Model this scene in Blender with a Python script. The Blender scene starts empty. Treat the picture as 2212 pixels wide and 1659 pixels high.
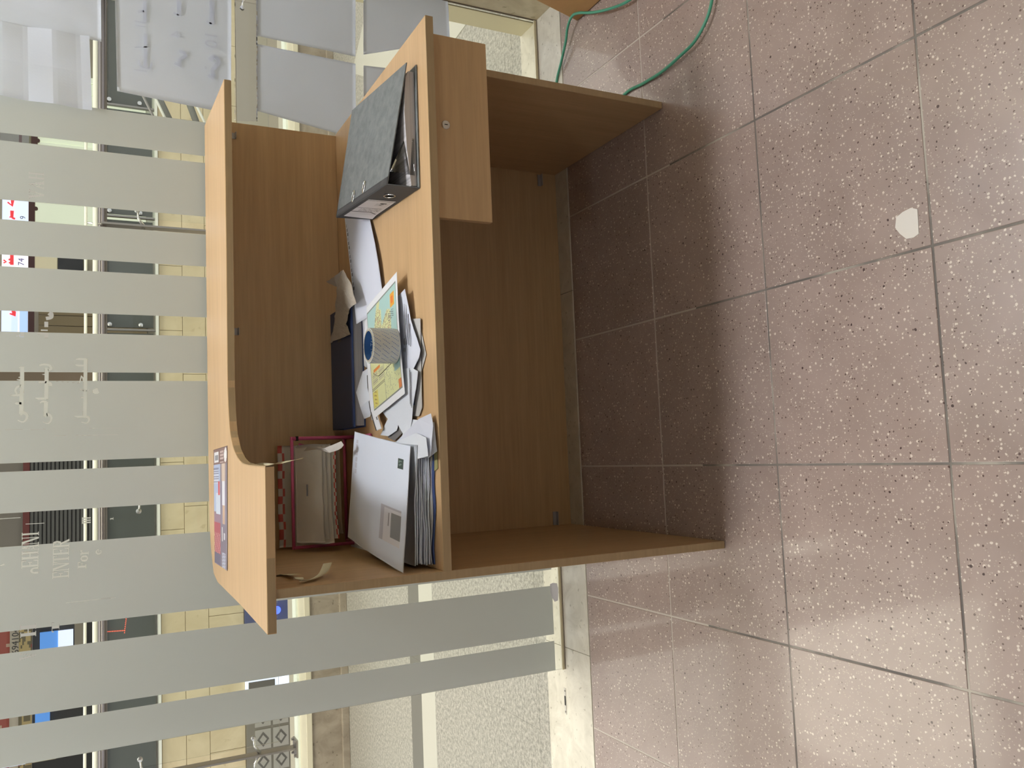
import bpy, bmesh, math, random
from mathutils import Vector, Matrix, noise
random.seed(7)
SC = bpy.context.scene
COL = SC.collection

# ------------------------------------------------------------------ camera
IMG_W, IMG_H = 2212, 1659
FPX = 1820.47                      # focal length in pixels of the 2212x1659 frame
PITCH, YAW = 0.468826, 0.090221    # looking down / to the right
CAM = Vector((0.05298, -2.28051, 1.39157))
fwd = Vector((math.sin(YAW)*math.cos(PITCH), math.cos(YAW)*math.cos(PITCH), -math.sin(PITCH)))
rgt = Vector((math.cos(YAW), -math.sin(YAW), 0.0))
dwn = fwd.cross(rgt)
cam_data = bpy.data.cameras.new('camera')
cam_data.sensor_fit = 'HORIZONTAL'; cam_data.sensor_width = 36.0
cam_data.lens = 36.0*FPX/IMG_W
cam_data.clip_start = 0.05; cam_data.clip_end = 100
cam = bpy.data.objects.new('camera', cam_data)
# the phone was held sideways: image-right is down, image-up is right
cam.matrix_world = Matrix(((dwn.x, rgt.x, -fwd.x, CAM.x), (dwn.y, rgt.y, -fwd.y, CAM.y), (dwn.z, rgt.z, -fwd.z, CAM.z), (0, 0, 0, 1)))
COL.objects.link(cam); SC.camera = cam

# ------------------------------------------------------------------ world, exposure
w = bpy.data.worlds.new('world'); SC.world = w; w.use_nodes = True
w.node_tree.nodes['Background'].inputs[0].default_value = (1.0, 1.0, 1.0, 1)
w.node_tree.nodes['Background'].inputs[1].default_value = 0.80
SC.view_settings.view_transform = 'Standard'; SC.view_settings.look = 'None'
SC.view_settings.gamma = 1.0; SC.view_settings.use_curve_mapping = False
SC.view_settings.exposure = 0.0
LAMP_SHOP = 56.0        # emission of the shop's ceiling lamps and the added fill lamp
LAMP_HALL = 4.0        # emission of the corridor's ceiling lamps
SHOP_LAMPS = [(0.82, -0.40, 3.36), (1.32, -0.08, 2.62), (-1.40, -0.50, 3.36), (-0.3, -3.0, 3.36)]  # the last one, behind the camera, is an added fill lamp
HALL_LAMPS = [(-3.1, 1.45, 2.9), (-1.05, 1.45, 2.9), (1.0, 1.45, 2.9), (3.05, 1.45, 2.9)]

def at(x, y, X=None, Y=None, Z=None):
    """world point on the given plane seen at photo pixel (x, y) -- used for measuring"""
    u = IMG_H - y
    d = rgt*((u-IMG_H/2)/FPX) + dwn*((x-IMG_W/2)/FPX) + fwd
    if X is not None: t = (X-CAM.x)/d.x
    elif Y is not None: t = (Y-CAM.y)/d.y
    else: t = (Z-CAM.z)/d.z
    return CAM + d*t

# ------------------------------------------------------------------ materials
def mat(name, color=(.8, .8, .8), rough=.5, metal=0., **kw):
    m = bpy.data.materials.new(name); m.use_nodes = True
    b = m.node_tree.nodes['Principled BSDF']
    b.inputs['Base Color'].default_value = (*color, 1); b.inputs['Roughness'].default_value = rough
    b.inputs['Metallic'].default_value = metal
    for k, v in kw.items(): b.inputs[k].default_value = v
    return m
def NT(m):
    return m.node_tree.nodes, m.node_tree.links, m.node_tree.nodes['Principled BSDF']
def ramp(N, stops):
    r = N.new('ShaderNodeValToRGB')
    e = r.color_ramp.elements
    e[0].position, e[0].color = stops[0][0], (*stops[0][1], 1)
    e[1].position, e[1].color = stops[1][0], (*stops[1][1], 1)
    for p, c in stops[2:]:
        k = e.new(p); k.color = (*c, 1)
    return r
def coords(N, L, scale, generated=False, loc=(0, 0, 0)):
    t = N.new('ShaderNodeTexCoord'); mp = N.new('ShaderNodeMapping')
    mp.inputs['Scale'].default_value = scale; mp.inputs['Location'].default_value = loc
    L.new(t.outputs['Generated' if generated else 'Object'], mp.inputs['Vector']); return mp.outputs[0]

def wood(name, scale, light=(.65, .438, .240), dark=(.575, .377, .200), rough=.42):
    m = mat(name, light, rough); N, L, b = NT(m)
    v = coords(N, L, scale)
    n = N.new('ShaderNodeTexNoise'); n.inputs['Scale'].default_value = 1; n.inputs['Detail'].default_value = 5; n.inputs['Roughness'].default_value = .6
    L.new(v, n.inputs['Vector'])
    r = ramp(N, [(.32, dark), (.68, light)]); L.new(n.outputs['Fac'], r.inputs[0])
    n2 = N.new('ShaderNodeTexNoise'); n2.inputs['Scale'].default_value = 6; n2.inputs['Detail'].default_value = 2
    L.new(v, n2.inputs['Vector'])
    mx = N.new('ShaderNodeMixRGB'); mx.blend_type = 'MULTIPLY'; mx.inputs[0].default_value = .22
    L.new(r.outputs[0], mx.inputs[1]); L.new(n2.outputs['Fac'], mx.inputs[2])
    L.new(mx.outputs[0], b.inputs['Base Color'])
    b.inputs['Specular IOR Level'].default_value = .4
    return m
WOOD = wood('beech_laminate', (1.2, 26, 26))
WOOD_V = wood('beech_laminate_upright', (26, 26, 1.2))
EDGE = wood('beech_edge_band', (1.5, 1.5, 30), (.48, .35, .20), (.45, .322, .18))
ORANGE_WOOD = wood('orange_wood', (20, 2, 2), (.58, .34, .14), (.50, .28, .11))

def terrazzo():
    m = mat('pink_terrazzo', (.36, .26, .225), .3); N, L, b = NT(m)
    g = N.new('ShaderNodeNewGeometry')
    oi = N.new('ShaderNodeObjectInfo')
    n = N.new('ShaderNodeTexNoise'); n.inputs['Scale'].default_value = 9; n.inputs['Detail'].default_value = 6
    L.new(g.outputs['Position'], n.inputs['Vector'])
    base = ramp(N, [(.3, (.335, .255, .228)), (.7, (.39, .302, .272))]); L.new(n.outputs['Fac'], base.inputs[0])
    hs = N.new('ShaderNodeHueSaturation'); L.new(base.outputs[0], hs.inputs['Color'])
    mr = N.new('ShaderNodeMapRange'); mr.inputs['To Min'].default_value = .94; mr.inputs['To Max'].default_value = 1.05
    L.new(oi.outputs['Random'], mr.inputs[0]); L.new(mr.outputs[0], hs.inputs['Value'])
    def chips(scale, keep, size, rnd=1.0):
        v = N.new('ShaderNodeTexVoronoi'); v.inputs['Scale'].default_value = scale; v.inputs['Randomness'].default_value = rnd
        wv = N.new('ShaderNodeTexNoise'); wv.inputs['Scale'].default_value = scale*1.6
        L.new(g.outputs['Position'], wv.inputs['Vector'])
        ad = N.new('ShaderNodeVectorMath'); ad.operation = 'MULTIPLY_ADD'
        L.new(wv.outputs['Color'], ad.inputs[0]); ad.inputs[1].default_value = (.35/scale,)*3; L.new(g.outputs['Position'], ad.inputs[2])
        L.new(ad.outputs[0], v.inputs['Vector'])
        sx = N.new('ShaderNodeSeparateColor'); L.new(v.outputs['Color'], sx.inputs[0])
        k = N.new('ShaderNodeMath'); k.operation = 'LESS_THAN'; k.inputs[1].default_value = keep; L.new(sx.outputs[0], k.inputs[0])
        s = N.new('ShaderNodeMath'); s.operation = 'MULTIPLY'; s.inputs[1].default_value = size; L.new(sx.outputs[1], s.inputs[0])
        a = N.new('ShaderNodeMath'); a.operation = 'ADD'; a.inputs[1].default_value = size*.35; L.new(s.outputs[0], a.inputs[0])
        d = N.new('ShaderNodeMath'); d.operation = 'LESS_THAN'; L.new(v.outputs['Distance'], d.inputs[0]); L.new(a.outputs[0], d.inputs[1])
        o = N.new('ShaderNodeMath'); o.operation = 'MULTIPLY'; L.new(k.outputs[0], o.inputs[0]); L.new(d.outputs[0], o.inputs[1])
        return o.outputs[0]
    cur = hs.outputs[0]
    for args, colr in [((240, .40, .30), (.52, .43, .385)), ((125, .46, .26), (.70, .62, .56)), ((190, .10, .32), (.12, .075, .065)), ((95, .05, .21), (.07, .04, .038))]:
        f = chips(*args); mx = N.new('ShaderNodeMixRGB'); L.new(f, mx.inputs[0]); L.new(cur, mx.inputs[1]); mx.inputs[2].default_value = (*colr, 1); cur = mx.outputs[0]
    L.new(cur, b.inputs['Base Color'])
    b.inputs['Roughness'].default_value = .30; b.inputs['Specular IOR Level'].default_value = .45
    b.inputs['Coat Weight'].default_value = .55; b.inputs['Coat Roughness'].default_value = .08
    return m
TERRAZZO = terrazzo()

def speckle(name, a, b_, c, scale=420, rough=.35):
    m = mat(name, a, rough); N, L, b = NT(m)
    g = N.new('ShaderNodeNewGeometry')
    n = N.new('ShaderNodeTexNoise'); n.inputs['Scale'].default_value = scale*.22; n.inputs['Detail'].default_value = 3; n.inputs['Roughness'].default_value = .8
    L.new(g.outputs['Position'], n.inputs['Vector'])
    r = ramp(N, [(.38, b_), (.62, c), (.5, a)]); L.new(n.outputs['Fac'], r.inputs[0]); L.new(r.outputs[0], b.inputs['Base Color'])
    return m
GRANITE = speckle('grey_granite', (.36, .345, .305), (.235, .228, .20), (.50, .48, .43), 330)
def marble(name, base, vein, scale=9, rough=.25, amount=.5):
    m = mat(name, base, rough); N, L, b = NT(m)
    g = N.new('ShaderNodeNewGeometry')
    n = N.new('ShaderNodeTexNoise'); n.inputs['Scale'].default_value = scale; n.inputs['Detail'].default_value = 9; n.inputs['Roughness'].default_value = .62; n.inputs['Distortion'].default_value = 1.4
    L.new(g.outputs['Position'], n.inputs['Vector'])
    r = ramp(N, [(.30, vein), (.62, base), (.47, tuple(.5*(p+q) for p, q in zip(base, vein)))]); L.new(n.outputs['Fac'], r.inputs[0])
    n2 = N.new('ShaderNodeTexNoise'); n2.inputs['Scale'].default_value = scale*5; n2.inputs['Detail'].default_value = 4
    L.new(g.outputs['Position'], n2.inputs['Vector'])
    r2 = ramp(N, [(.30, tuple(x*.72 for x in vein)), (.36, (1, 1, 1))]); L.new(n2.outputs['Fac'], r2.inputs[0])
    mx = N.new('ShaderNodeMixRGB'); mx.blend_type = 'MULTIPLY'; mx.inputs[0].default_value = amount; L.new(r.outputs[0], mx.inputs[1]); L.new(r2.outputs[0], mx.inputs[2])
    L.new(mx.outputs[0], b.inputs['Base Color']); return m
SILL = marble('cream_marble', (.70, .665, .575), (.57, .535, .455), 11)
JAMB = marble('yellow_marble', (.74, .66, .46), (.60, .52, .34), 8)
KERB = marble('brown_marble', (.40, .345, .27), (.28, .235, .18), 7)
CREAM = marble('cream_stone', (.80, .68, .43), (.68, .56, .33), 1.6, .4, .3)
WHITE_STONE = mat('white_stone', (.55, .54, .48), .3)
DARK_STONE = mat('dark_stone', (.17, .165, .145), .3)
GROUT = mat('grout', (.30, .27, .24), .9)
def grout():
    N, L, b = NT(GROUT); g = N.new('ShaderNodeNewGeometry')
    n = N.new('ShaderNodeTexNoise'); n.inputs['Scale'].default_value = 5; n.inputs['Detail'].default_value = 5
    L.new(g.outputs['Position'], n.inputs['Vector'])
    r = ramp(N, [(.40, (.15, .135, .125)), (.66, (.50, .46, .40)), (.52, (.22, .20, .18))]); L.new(n.outputs['Fac'], r.inputs[0])
    # the rows by the glass were grouted with a paler mix
    sx = N.new('ShaderNodeSeparateXYZ'); L.new(g.outputs['Position'], sx.inputs[0]); ad = N.new('ShaderNodeMath'); ad.operation = 'MULTIPLY_ADD'; ad.inputs[1].default_value = .5
    L.new(n.outputs['Fac'], ad.inputs[0]); L.new(sx.outputs['Y'], ad.inputs[2])
    gt = N.new('ShaderNodeMath'); gt.operation = 'GREATER_THAN'; gt.inputs[1].default_value = -.34; L.new(ad.outputs[0], gt.inputs[0])
    mx = N.new('ShaderNodeMixRGB'); L.new(gt.outputs[0], mx.inputs[0]); L.new(r.outputs[0], mx.inputs[1]); mx.inputs[2].default_value = (.56, .51, .46, 1); L.new(mx.outputs[0], b.inputs['Base Color'])
grout()

def glass(name, tint=(1, 1, 1), refl=1.0):
    m = bpy.data.materials.new(name); m.use_nodes = True; N = m.node_tree.nodes; L = m.node_tree.links; N.clear()
    o = N.new('ShaderNodeOutputMaterial'); t = N.new('ShaderNodeBsdfTransparent'); t.inputs[0].default_value = (*tint, 1)
    g = N.new('ShaderNodeBsdfGlossy'); g.inputs['Roughness'].default_value = .02
    f = N.new('ShaderNodeFresnel'); f.inputs[0].default_value = 1.35
    mu = N.new('ShaderNodeMath'); mu.operation = 'MULTIPLY'; mu.inputs[1].default_value = refl; L.new(f.outputs[0], mu.inputs[0])
    x = N.new('ShaderNodeMixShader'); L.new(mu.outputs[0], x.inputs[0]); L.new(t.outputs[0], x.inputs[1]); L.new(g.outputs[0], x.inputs[2]); L.new(x.outputs[0], o.inputs[0])
    return m
GLASS = glass('clear_glass', (.975, .985, .975))
def sheet(name, color, trans, tcolor=None, rough=.6, bump=0.0, bscale=40, spec=.2):
    """diffuse sheet that lets part of the light through (film, paper)"""
    m = mat(name, color, rough); N, L, b = NT(m); b.inputs['Specular IOR Level'].default_value = spec
    t = N.new('ShaderNodeBsdfTranslucent'); t.inputs[0].default_value = (*(tcolor or color), 1)
    x = N.new('ShaderNodeMixShader'); x.inputs[0].default_value = trans
    o = N['Material Output']; L.new(b.outputs[0], x.inputs[1]); L.new(t.outputs[0], x.inputs[2]); L.new(x.outputs[0], o.inputs[0])
    if bump:
        v = coords(N, L, (1, 1, 1)); n = N.new('ShaderNodeTexNoise'); n.inputs['Scale'].default_value = bscale; n.inputs['Detail'].default_value = 4; L.new(v, n.inputs['Vector'])
        bp = N.new('ShaderNodeBump'); bp.inputs['Strength'].default_value = bump; bp.inputs['Distance'].default_value = .002
        L.new(n.outputs['Fac'], bp.inputs['Height']); L.new(bp.outputs[0], b.inputs['Normal'])
    return m
FILM = sheet('frosted_film', (.60, .63, .61), .48, (.80, .835, .83), .45)
VINYL = sheet('white_vinyl', (.90, .90, .86), .97, (1.0, 1.0, .98), .5)
GHOST = sheet('worn_vinyl', (.66, .665, .66), .56, (.84, .84, .84), .5)  # duller than the white vinyl, for the faint letters and scratches
PAPER = sheet('white_paper', (.76, .80, .88), .12, bump=.25, bscale=30)
PAPER_B = sheet('bluish_paper', (.70, .73, .84), .12, bump=.25, bscale=25)
PAPER_OLD = sheet('yellowed_paper', (.76, .73, .69), .1, bump=.4, bscale=50)
NAPKIN = sheet('grey_kraft_paper', (.50, .45, .385), .1, bump=.8, bscale=90)
POSTER = sheet('notice_paper', (.84, .88, 1.0), .60, (.94, .97, 1.0), bump=.3, bscale=12)
MASKING = sheet('masking_tape', (.84, .79, .58), .2)
GREYPAPER = sheet('grey_paper', (.50, .49, .48), .05)
INK = mat('black_ink', (.03, .03, .035), .6)
INK_FAINT = sheet('ink_showing_through', (.80, .83, .945), .60, (.89, .915, .955))
INK_GREY = mat('grey_ink', (.22, .22, .24), .7)
BINDER = mat('grey_marbled_board', (.17, .185, .19), .55)
def marbled():
    N, L, b = NT(BINDER); v = coords(N, L, (1, 1, 1)); n = N.new('ShaderNodeTexNoise'); n.inputs['Scale'].default_value = 40; n.inputs['Detail'].default_value = 6; n.inputs['Roughness'].default_value = .7
    L.new(v, n.inputs['Vector']); r = ramp(N, [(.35, (.125, .138, .145)), (.68, (.20, .215, .22))]); L.new(n.outputs['Fac'], r.inputs[0]); L.new(r.outputs[0], b.inputs['Base Color'])
marbled()
BINDER_DK = mat('black_cloth', (.055, .055, .058), .6)
BLUE_COVER = mat('blue_cover', (.035, .05, .105), .55)
BLUE_EDGE = mat('blue_edge', (.055, .10, .30), .5)
NAVY = mat('navy_cloth', (.035, .035, .055), .7)
PINK = mat('pink_plastic', (.62, .115, .26), .35)
CHROME = mat('chrome', (.75, .75, .74), .18, 1.0)
STEEL = mat('brushed_steel', (.34, .32, .30), .38, 1.0)
RAILWHITE = mat('bright_rail', (.92, .92, .80), .3)
BRASS = mat('brass_channel', (.80, .73, .52), .35, .25)
BLACK = mat('black_void', (.01, .01, .01), .8)
GREEN_CABLE = mat('green_cable', (.075, .34, .22), .42)
CLEAR_TAPE = glass('clear_plastic_tape', (.96, .96, 1.0), 1.6)
CORE = mat('blue_card_core', (.04, .13, .34), .6)
TAPE = mat('grey_tape', (.50, .51, .47), .4)
TAPE_PRINT = mat('blue_print', (.055, .13, .38), .5)
CARD = mat('grey_card', (.40, .36, .29), .8)
CLIP = mat('grey_bracket', (.42, .41, .42), .4, .3)
OLIVE = mat('olive_card', (.33, .31, .13), .7)
PLASTER = mat('white_plaster', (.78, .74, .69), .9)
WALLPAINT = mat('cream_paint', (.52, .51, .50), .8)
CEILING = mat('ceiling_paint', (.55, .54, .51), .9)
LAMPMETAL = mat('lamp_metal', (.8, .8, .8), .5)
def emis(name, color, strength):
    m = mat(name, color, .5); b = m.node_tree.nodes['Principled BSDF']
    b.inputs['Emission Color'].default_value = (*color, 1); b.inputs['Emission Strength'].default_value = strength
    return m
SHOP_LIGHT = emis('shop_diffuser', (.98, .99, 1.0), LAMP_SHOP)
HALL_LIGHT = emis('hall_diffuser', (1.0, .955, .80), LAMP_HALL)
def vcol(name, rough=.5, emit=0.0, trans=0.0):
    m = mat(name, (1, 1, 1), rough); N, L, b = NT(m); a = N.new('ShaderNodeVertexColor'); a.layer_name = 'print'
    L.new(a.outputs[0], b.inputs['Base Color'])
    if emit: L.new(a.outputs[0], b.inputs['Emission Color']); b.inputs['Emission Strength'].default_value = emit
    return m
PRINT = vcol('printed_paper', .5); PRINT_GLOSS = vcol('glossy_print', .3); PRINT_LIT = vcol('backlit_print', .5, 1.0); PRINT_DIM = vcol('dim_lit_print', .5, .18)

# ------------------------------------------------------------------ mesh helpers
def link(name, me, m=None, parent=None, smooth=False):
    o = bpy.data.objects.new(name, me); COL.objects.link(o)
    if m: me.materials.append(m)
    if parent: o.parent = parent
    if smooth:
        for p in me.polygons: p.use_smooth = True
    return o
def bm_obj(name, bm, m, parent=None, smooth=False):
    bmesh.ops.recalc_face_normals(bm, faces=bm.faces[:])
    me = bpy.data.meshes.new(name); bm.to_mesh(me); bm.free(); return link(name, me, m, parent, smooth)
def tag(o, label, cat, group=None):
    o['label'] = label; o['category'] = cat
    if group: o['group'] = group
    return o
def struct(o, label=None):
    o['kind'] = 'structure'
    if label: o['label'] = label
    return o
def empty(name, loc=(0, 0, 0)):
    o = bpy.data.objects.new(name, None); o.empty_display_size = .05; COL.objects.link(o); o.location = loc
    bpy.context.view_layer.update(); return o
def child(o, p):
    """keep world placement: all parts are modelled in world coordinates"""
    o.parent = p; o.matrix_parent_inverse = p.matrix_world.inverted(); return o
def bx(bm, x0, x1, y0, y1, z0, z1, bev=0):
    r = bmesh.ops.create_cube(bm, size=1, matrix=Matrix.Translation(((x0+x1)/2, (y0+y1)/2, (z0+z1)/2)) @ Matrix.Diagonal((x1-x0, y1-y0, z1-z0, 1)))
    if bev:
        es = list({e for v in r['verts'] for e in v.link_edges})
        bmesh.ops.bevel(bm, geom=es, offset=bev, segments=2, affect='EDGES', profile=.5)
def box(name, x0, x1, y0, y1, z0, z1, m, parent=None, bev=0):
    bm = bmesh.new(); bx(bm, x0, x1, y0, y1, z0, z1, bev); o = bm_obj(name, bm, m)
    return child(o, parent) if parent else o
def prism(name, pts, z0, z1, m, parent=None, bev=0):
    bm = bmesh.new(); f = bm.faces.new([bm.verts.new((x, y, z0)) for x, y in pts])
    r = bmesh.ops.extrude_face_region(bm, geom=[f]); vs = [g for g in r['geom'] if isinstance(g, bmesh.types.BMVert)]
    bmesh.ops.translate(bm, verts=vs, vec=(0, 0, z1-z0))
    if bev:
        es = [e for e in bm.edges if abs(e.verts[0].co.z-e.verts[1].co.z) < 1e-6]
        bmesh.ops.bevel(bm, geom=es, offset=bev, segments=2, affect='EDGES', profile=.5)
    o = bm_obj(name, bm, m); return child(o, parent) if parent else o
def slab(name, corners, th, m, parent=None, bev=0):
    """four corners (counter-clockwise seen from above) made into a board of thickness th below them"""
    c = [Vector(p) for p in corners]; n = (c[2]-c[0]).cross(c[3]-c[1]).normalized()
    bm = bmesh.new(); a = [bm.verts.new(p) for p in c]; b = [bm.verts.new(p-n*th) for p in c]
    bm.faces.new(a); bm.faces.new(b[::-1])
    k = len(c)
    for i in range(k): bm.faces.new((a[i], b[i], b[(i+1) % k], a[(i+1) % k]))
    if bev: bmesh.ops.bevel(bm, geom=bm.edges[:], offset=bev, segments=2, affect='EDGES', profile=.5)
    o = bm_obj(name, bm, m); return child(o, parent) if parent else o
def catmull(P, n=8):
    P = [Vector(p) for p in P]; Q = [P[0]]+P+[P[-1]]; out = []
    for i in range(1, len(Q)-2):
        a, b, c, d = Q[i-1:i+3]
        for k in range(n):
            t = k/n; out.append(.5*((2*b)+(c-a)*t+(2*a-5*b+4*c-d)*t*t+(3*b-a-3*c+d)*t**3))
    out.append(P[-1]); return out
def tube(name, pts, r, m, parent=None, seg=10, smooth=True):
    pts = [Vector(p) for p in pts]; bm = bmesh.new(); rings = []
    up = Vector((0, 0, 1)); prev = None
    for i, p in enumerate(pts):
        t = (pts[min(i+1, len(pts)-1)]-pts[max(i-1, 0)]).normalized()
        if prev is None:
            a = t.cross(up) if abs(t.dot(up)) < .95 else t.cross(Vector((1, 0, 0)))
        else: a = prev-t*prev.dot(t)
        a.normalize(); prev = a; b = t.cross(a)
        rr = r[i] if isinstance(r, (list, tuple)) else r
        rings.append([bm.verts.new(p+(a*math.cos(2*math.pi*k/seg)+b*math.sin(2*math.pi*k/seg))*rr) for k in range(seg)])
    for A, B in zip(rings, rings[1:]):
        for k in range(seg): bm.faces.new((A[k], A[(k+1) % seg], B[(k+1) % seg], B[k]))
    bm.faces.new(rings[0]); bm.faces.new(rings[-1][::-1])
    o = bm_obj(name, bm, m, None, smooth); return child(o, parent) if parent else o
def lathe(name, prof, m, loc=(0, 0, 0), axis='Z', seg=32, parent=None):
    bm = bmesh.new(); rings = []
    for r, h in prof:
        ring = []
        for k in range(seg):
            a = 2*math.pi*k/seg; p = (r*math.cos(a), r*math.sin(a), h)
            if axis == 'Y': p = (p[0], h, p[1])
            if axis == 'X': p = (h, p[0], p[1])
            ring.append(bm.verts.new(Vector(p)+Vector(loc)))
        rings.append(ring)
    for A, B in zip(rings, rings[1:]):
        for k in range(seg): bm.faces.new((A[k], A[(k+1) % seg], B[(k+1) % seg], B[k]))
    if prof[0] != prof[-1]:
        bm.faces.new(rings[0]); bm.faces.new(rings[-1])
    o = bm_obj(name, bm, m); return child(o, parent) if parent else o
def surf(name, f, nu, nv, m, th=.0004, color=None, parent=None, smooth=True, closed_edges=True):
    """sheet given by f(u,v)->point, with real thickness; color(u,v)->rgb paints a print on its top"""
    P = [[Vector(f(i/nu, j/nv)) for j in range(nv+1)] for i in range(nu+1)]
    ci, cj = nu//2, nv//2; nn = (P[min(ci+1, nu)][cj]-P[ci-1 if ci else 0][cj]).cross(P[ci][min(cj+1, nv)]-P[ci][cj-1 if cj else 0])
    flip = nn.dot(CAM-P[ci][cj]) < 0        # printed side faces the room
    if flip: th = -th
    verts, faces, cols = [], [], []
    def nrm(i, j):
        a = P[min(i+1, nu)][j]-P[max(i-1, 0)][j]; b = P[i][min(j+1, nv)]-P[i][max(j-1, 0)]; return a.cross(b).normalized()
    for i in range(nu+1):
        for j in range(nv+1): verts.append(P[i][j])
    for i in range(nu+1):
        for j in range(nv+1): verts.append(P[i][j]-nrm(i, j)*th)
    K = (nu+1)*(nv+1); id_ = lambda i, j: i*(nv+1)+j
    for i in range(nu):
        for j in range(nv):
            faces.append((id_(i, j), id_(i+1, j), id_(i+1, j+1), id_(i, j+1))); cols.append(color((i+.5)/nu, (j+.5)/nv) if color else None)
    for i in range(nu):
        for j in range(nv):
            faces.append((K+id_(i, j), K+id_(i, j+1), K+id_(i+1, j+1), K+id_(i+1, j))); cols.append((.75, .75, .75))
    def side(a, b): faces.append((a, K+a, K+b, b)); cols.append((.75, .75, .75))
    for i in range(nu): side(id_(i+1, 0), id_(i, 0)); side(id_(i, nv), id_(i+1, nv))
    for j in range(nv): side(id_(0, j), id_(0, j+1)); side(id_(nu, j+1), id_(nu, j))
    if flip: faces = [f_[::-1] for f_ in faces]
    me = bpy.data.meshes.new(name); me.from_pydata(verts, [], faces)
    if color:
        ca = me.color_attributes.new('print', 'FLOAT_COLOR', 'CORNER'); k = 0
        for p in me.polygons:
            c = cols[p.index]
            for li in p.loop_indices: ca.data[li].color = (*c, 1)
    o = link(name, me, m, None, smooth)
    return child(o, parent) if parent else o
def lerp(a, b, t): return a+(b-a)*t
def bil(c, u, v):
    """c = corners at (0,0),(1,0),(1,1),(0,1)"""
    a = Vector(c[0]).lerp(Vector(c[1]), u); b = Vector(c[3]).lerp(Vector(c[2]), u); return a.lerp(b, v)
def polysheet(name, pts, m, th=.0004, parent=None, sub=3, wob=.0015, seed=0):
    """irregular flat sheet from an outline of 3-D points, slightly wavy"""
    bm = bmesh.new(); f = bm.faces.new([bm.verts.new(p) for p in pts]); bm.normal_update()
    if f.normal.z < 0: f.normal_flip()
    bmesh.ops.triangulate(bm, faces=[f])
    for _ in range(sub): bmesh.ops.subdivide_edges(bm, edges=bm.edges[:], cuts=1, use_grid_fill=True)
    for v in bm.verts: v.co.z += wob*noise.noise(Vector((v.co.x*18+seed, v.co.y*18, seed*1.7)))
    top = bm.faces[:]
    r = bmesh.ops.extrude_face_region(bm, geom=top); vs = [g for g in r['geom'] if isinstance(g, bmesh.types.BMVert)]
    bmesh.ops.translate(bm, verts=vs, vec=(0, 0, th))
    o = bm_obj(name, bm, m); return child(o, parent) if parent else o
def text_mesh(body, size, m, name, M, parent=None, extrude=.0002, align='LEFT'):
    c = bpy.data.curves.new(name, 'FONT'); c.body = body; c.size = size; c.extrude = extrude; c.align_x = align; c.resolution_u = 3
    t = bpy.data.objects.new(name, c); COL.objects.link(t)
    dg = bpy.context.evaluated_depsgraph_get(); me = bpy.data.meshes.new_from_object(t.evaluated_get(dg))
    bpy.data.objects.remove(t); bpy.data.curves.remove(c)
    me.transform(M); me.materials.clear(); o = link(name, me, m)
    return child(o, parent) if parent else o
def frame(o, xd, yd):
    """matrix: local x -> xd, local y -> yd, origin o"""
    xd = Vector(xd).normalized(); yd = Vector(yd); yd = (yd-xd*yd.dot(xd)).normalized(); z = xd.cross(yd)
    return Matrix(((xd.x, yd.x, z.x, o[0]), (xd.y, yd.y, z.y, o[1]), (xd.z, yd.z, z.z, o[2]), (0, 0, 0, 1)))

def S(name, px_pts, label, m, wob=.002, seed=0, group=None):
    o = polysheet(name, [at(a, b, Z=z) for a, b, z in px_pts], m, .0004, None, 3, wob, seed); tag(o, label, 'paper', group); return o
# ================================================================== STRUCTURE
# ---- shop floor: terrazzo tiles on a grout bed
tx = [-2.4+.4*k for k in range(12)]                              # joints at multiples of 0.4
ty = [0.0, -.4208, -.845, -1.273, -1.70, -2.13, -2.56, -2.99, -3.42]
floor = struct(box('floor', -2.4, 2.0, -3.42, 0.0, -.03, -.0014, GROUT), 'pink terrazzo tiled shop floor')
tile_me = {}
for i in range(11):
    for j in range(8):
        x0, x1, y1, y0 = tx[i], tx[i+1], ty[j], ty[j+1]
        g = .0022
        if y1 == 0.0: y1 -= .0
        key = j
        if key not in tile_me:
            bm = bmesh.new(); bx(bm, -.2+g, .2-g, -(y1-y0)/2+g, (y1-y0)/2-g, -.012, 0, .0012)
            bmesh.ops.recalc_face_normals(bm, faces=bm.faces[:])
            me = bpy.data.meshes.new('tile'); bm.to_mesh(me); bm.free(); me.materials.append(TERRAZZO); tile_me[key] = me
        o = bpy.data.objects.new('tile', tile_me[key]); COL.objects.link(o)
        o.location = ((x0+x1)/2, (y0+y1)/2, random.uniform(-.0004, 0)); o.parent = floor
# ---- marble sill under the glass
sill = struct(box('trim_1', -2.4, 1.535, 0.0, .278, -.03, -.004, GROUT), 'cream marble sill under the glass')
for a, b in [(-2.4, -1.75), (-1.75, -.585), (-.585, .56), (.56, 1.535)]:
    box('slab', a+.0006, b-.0006, .0012, .2775, -.02, .0015, SILL, sill, .0015)
# ---- corridor floor
hall = struct(box('floor_corridor', -4.2, 4.6, .278, 2.763, -.05, -.004, GROUT), 'grey granite corridor floor with a dark and a white stripe')
for y0, y1, m, nm, wd in [(.278, .35, GRANITE, 'slab', .9), (.35, 1.335, GRANITE, 'slab', 1.1), (1.335, 1.511, WHITE_STONE, 'stripe_slab', 1.1), (1.511, 1.655, DARK_STONE, 'stripe_slab', 1.1), (1.655, 2.763, GRANITE, 'slab', 1.1)]:
    x = -4.2
    while x < 4.6:
        x1 = min(x+wd, 4.6); box(nm, x+.0004, x1-.0004, y0+.0006, y1-.0006, -.03, 0, m, hall); x = x1
# white slab crossing at the right end of the corridor
wa, wb, wc = at(1012, 46, Z=.001), at(984, 84, Z=.001), at(955, 40, Z=.001)
prism('stripe_slab', [(wa.x, wa.y), (wa.x+.9, wa.y+1.1), (wb.x+.5, wb.y+1.5), (wb.x-.15, wb.y+.25), (wb.x, wb.y)][::1], .0005, .0025, WHITE_STONE, hall)
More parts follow.
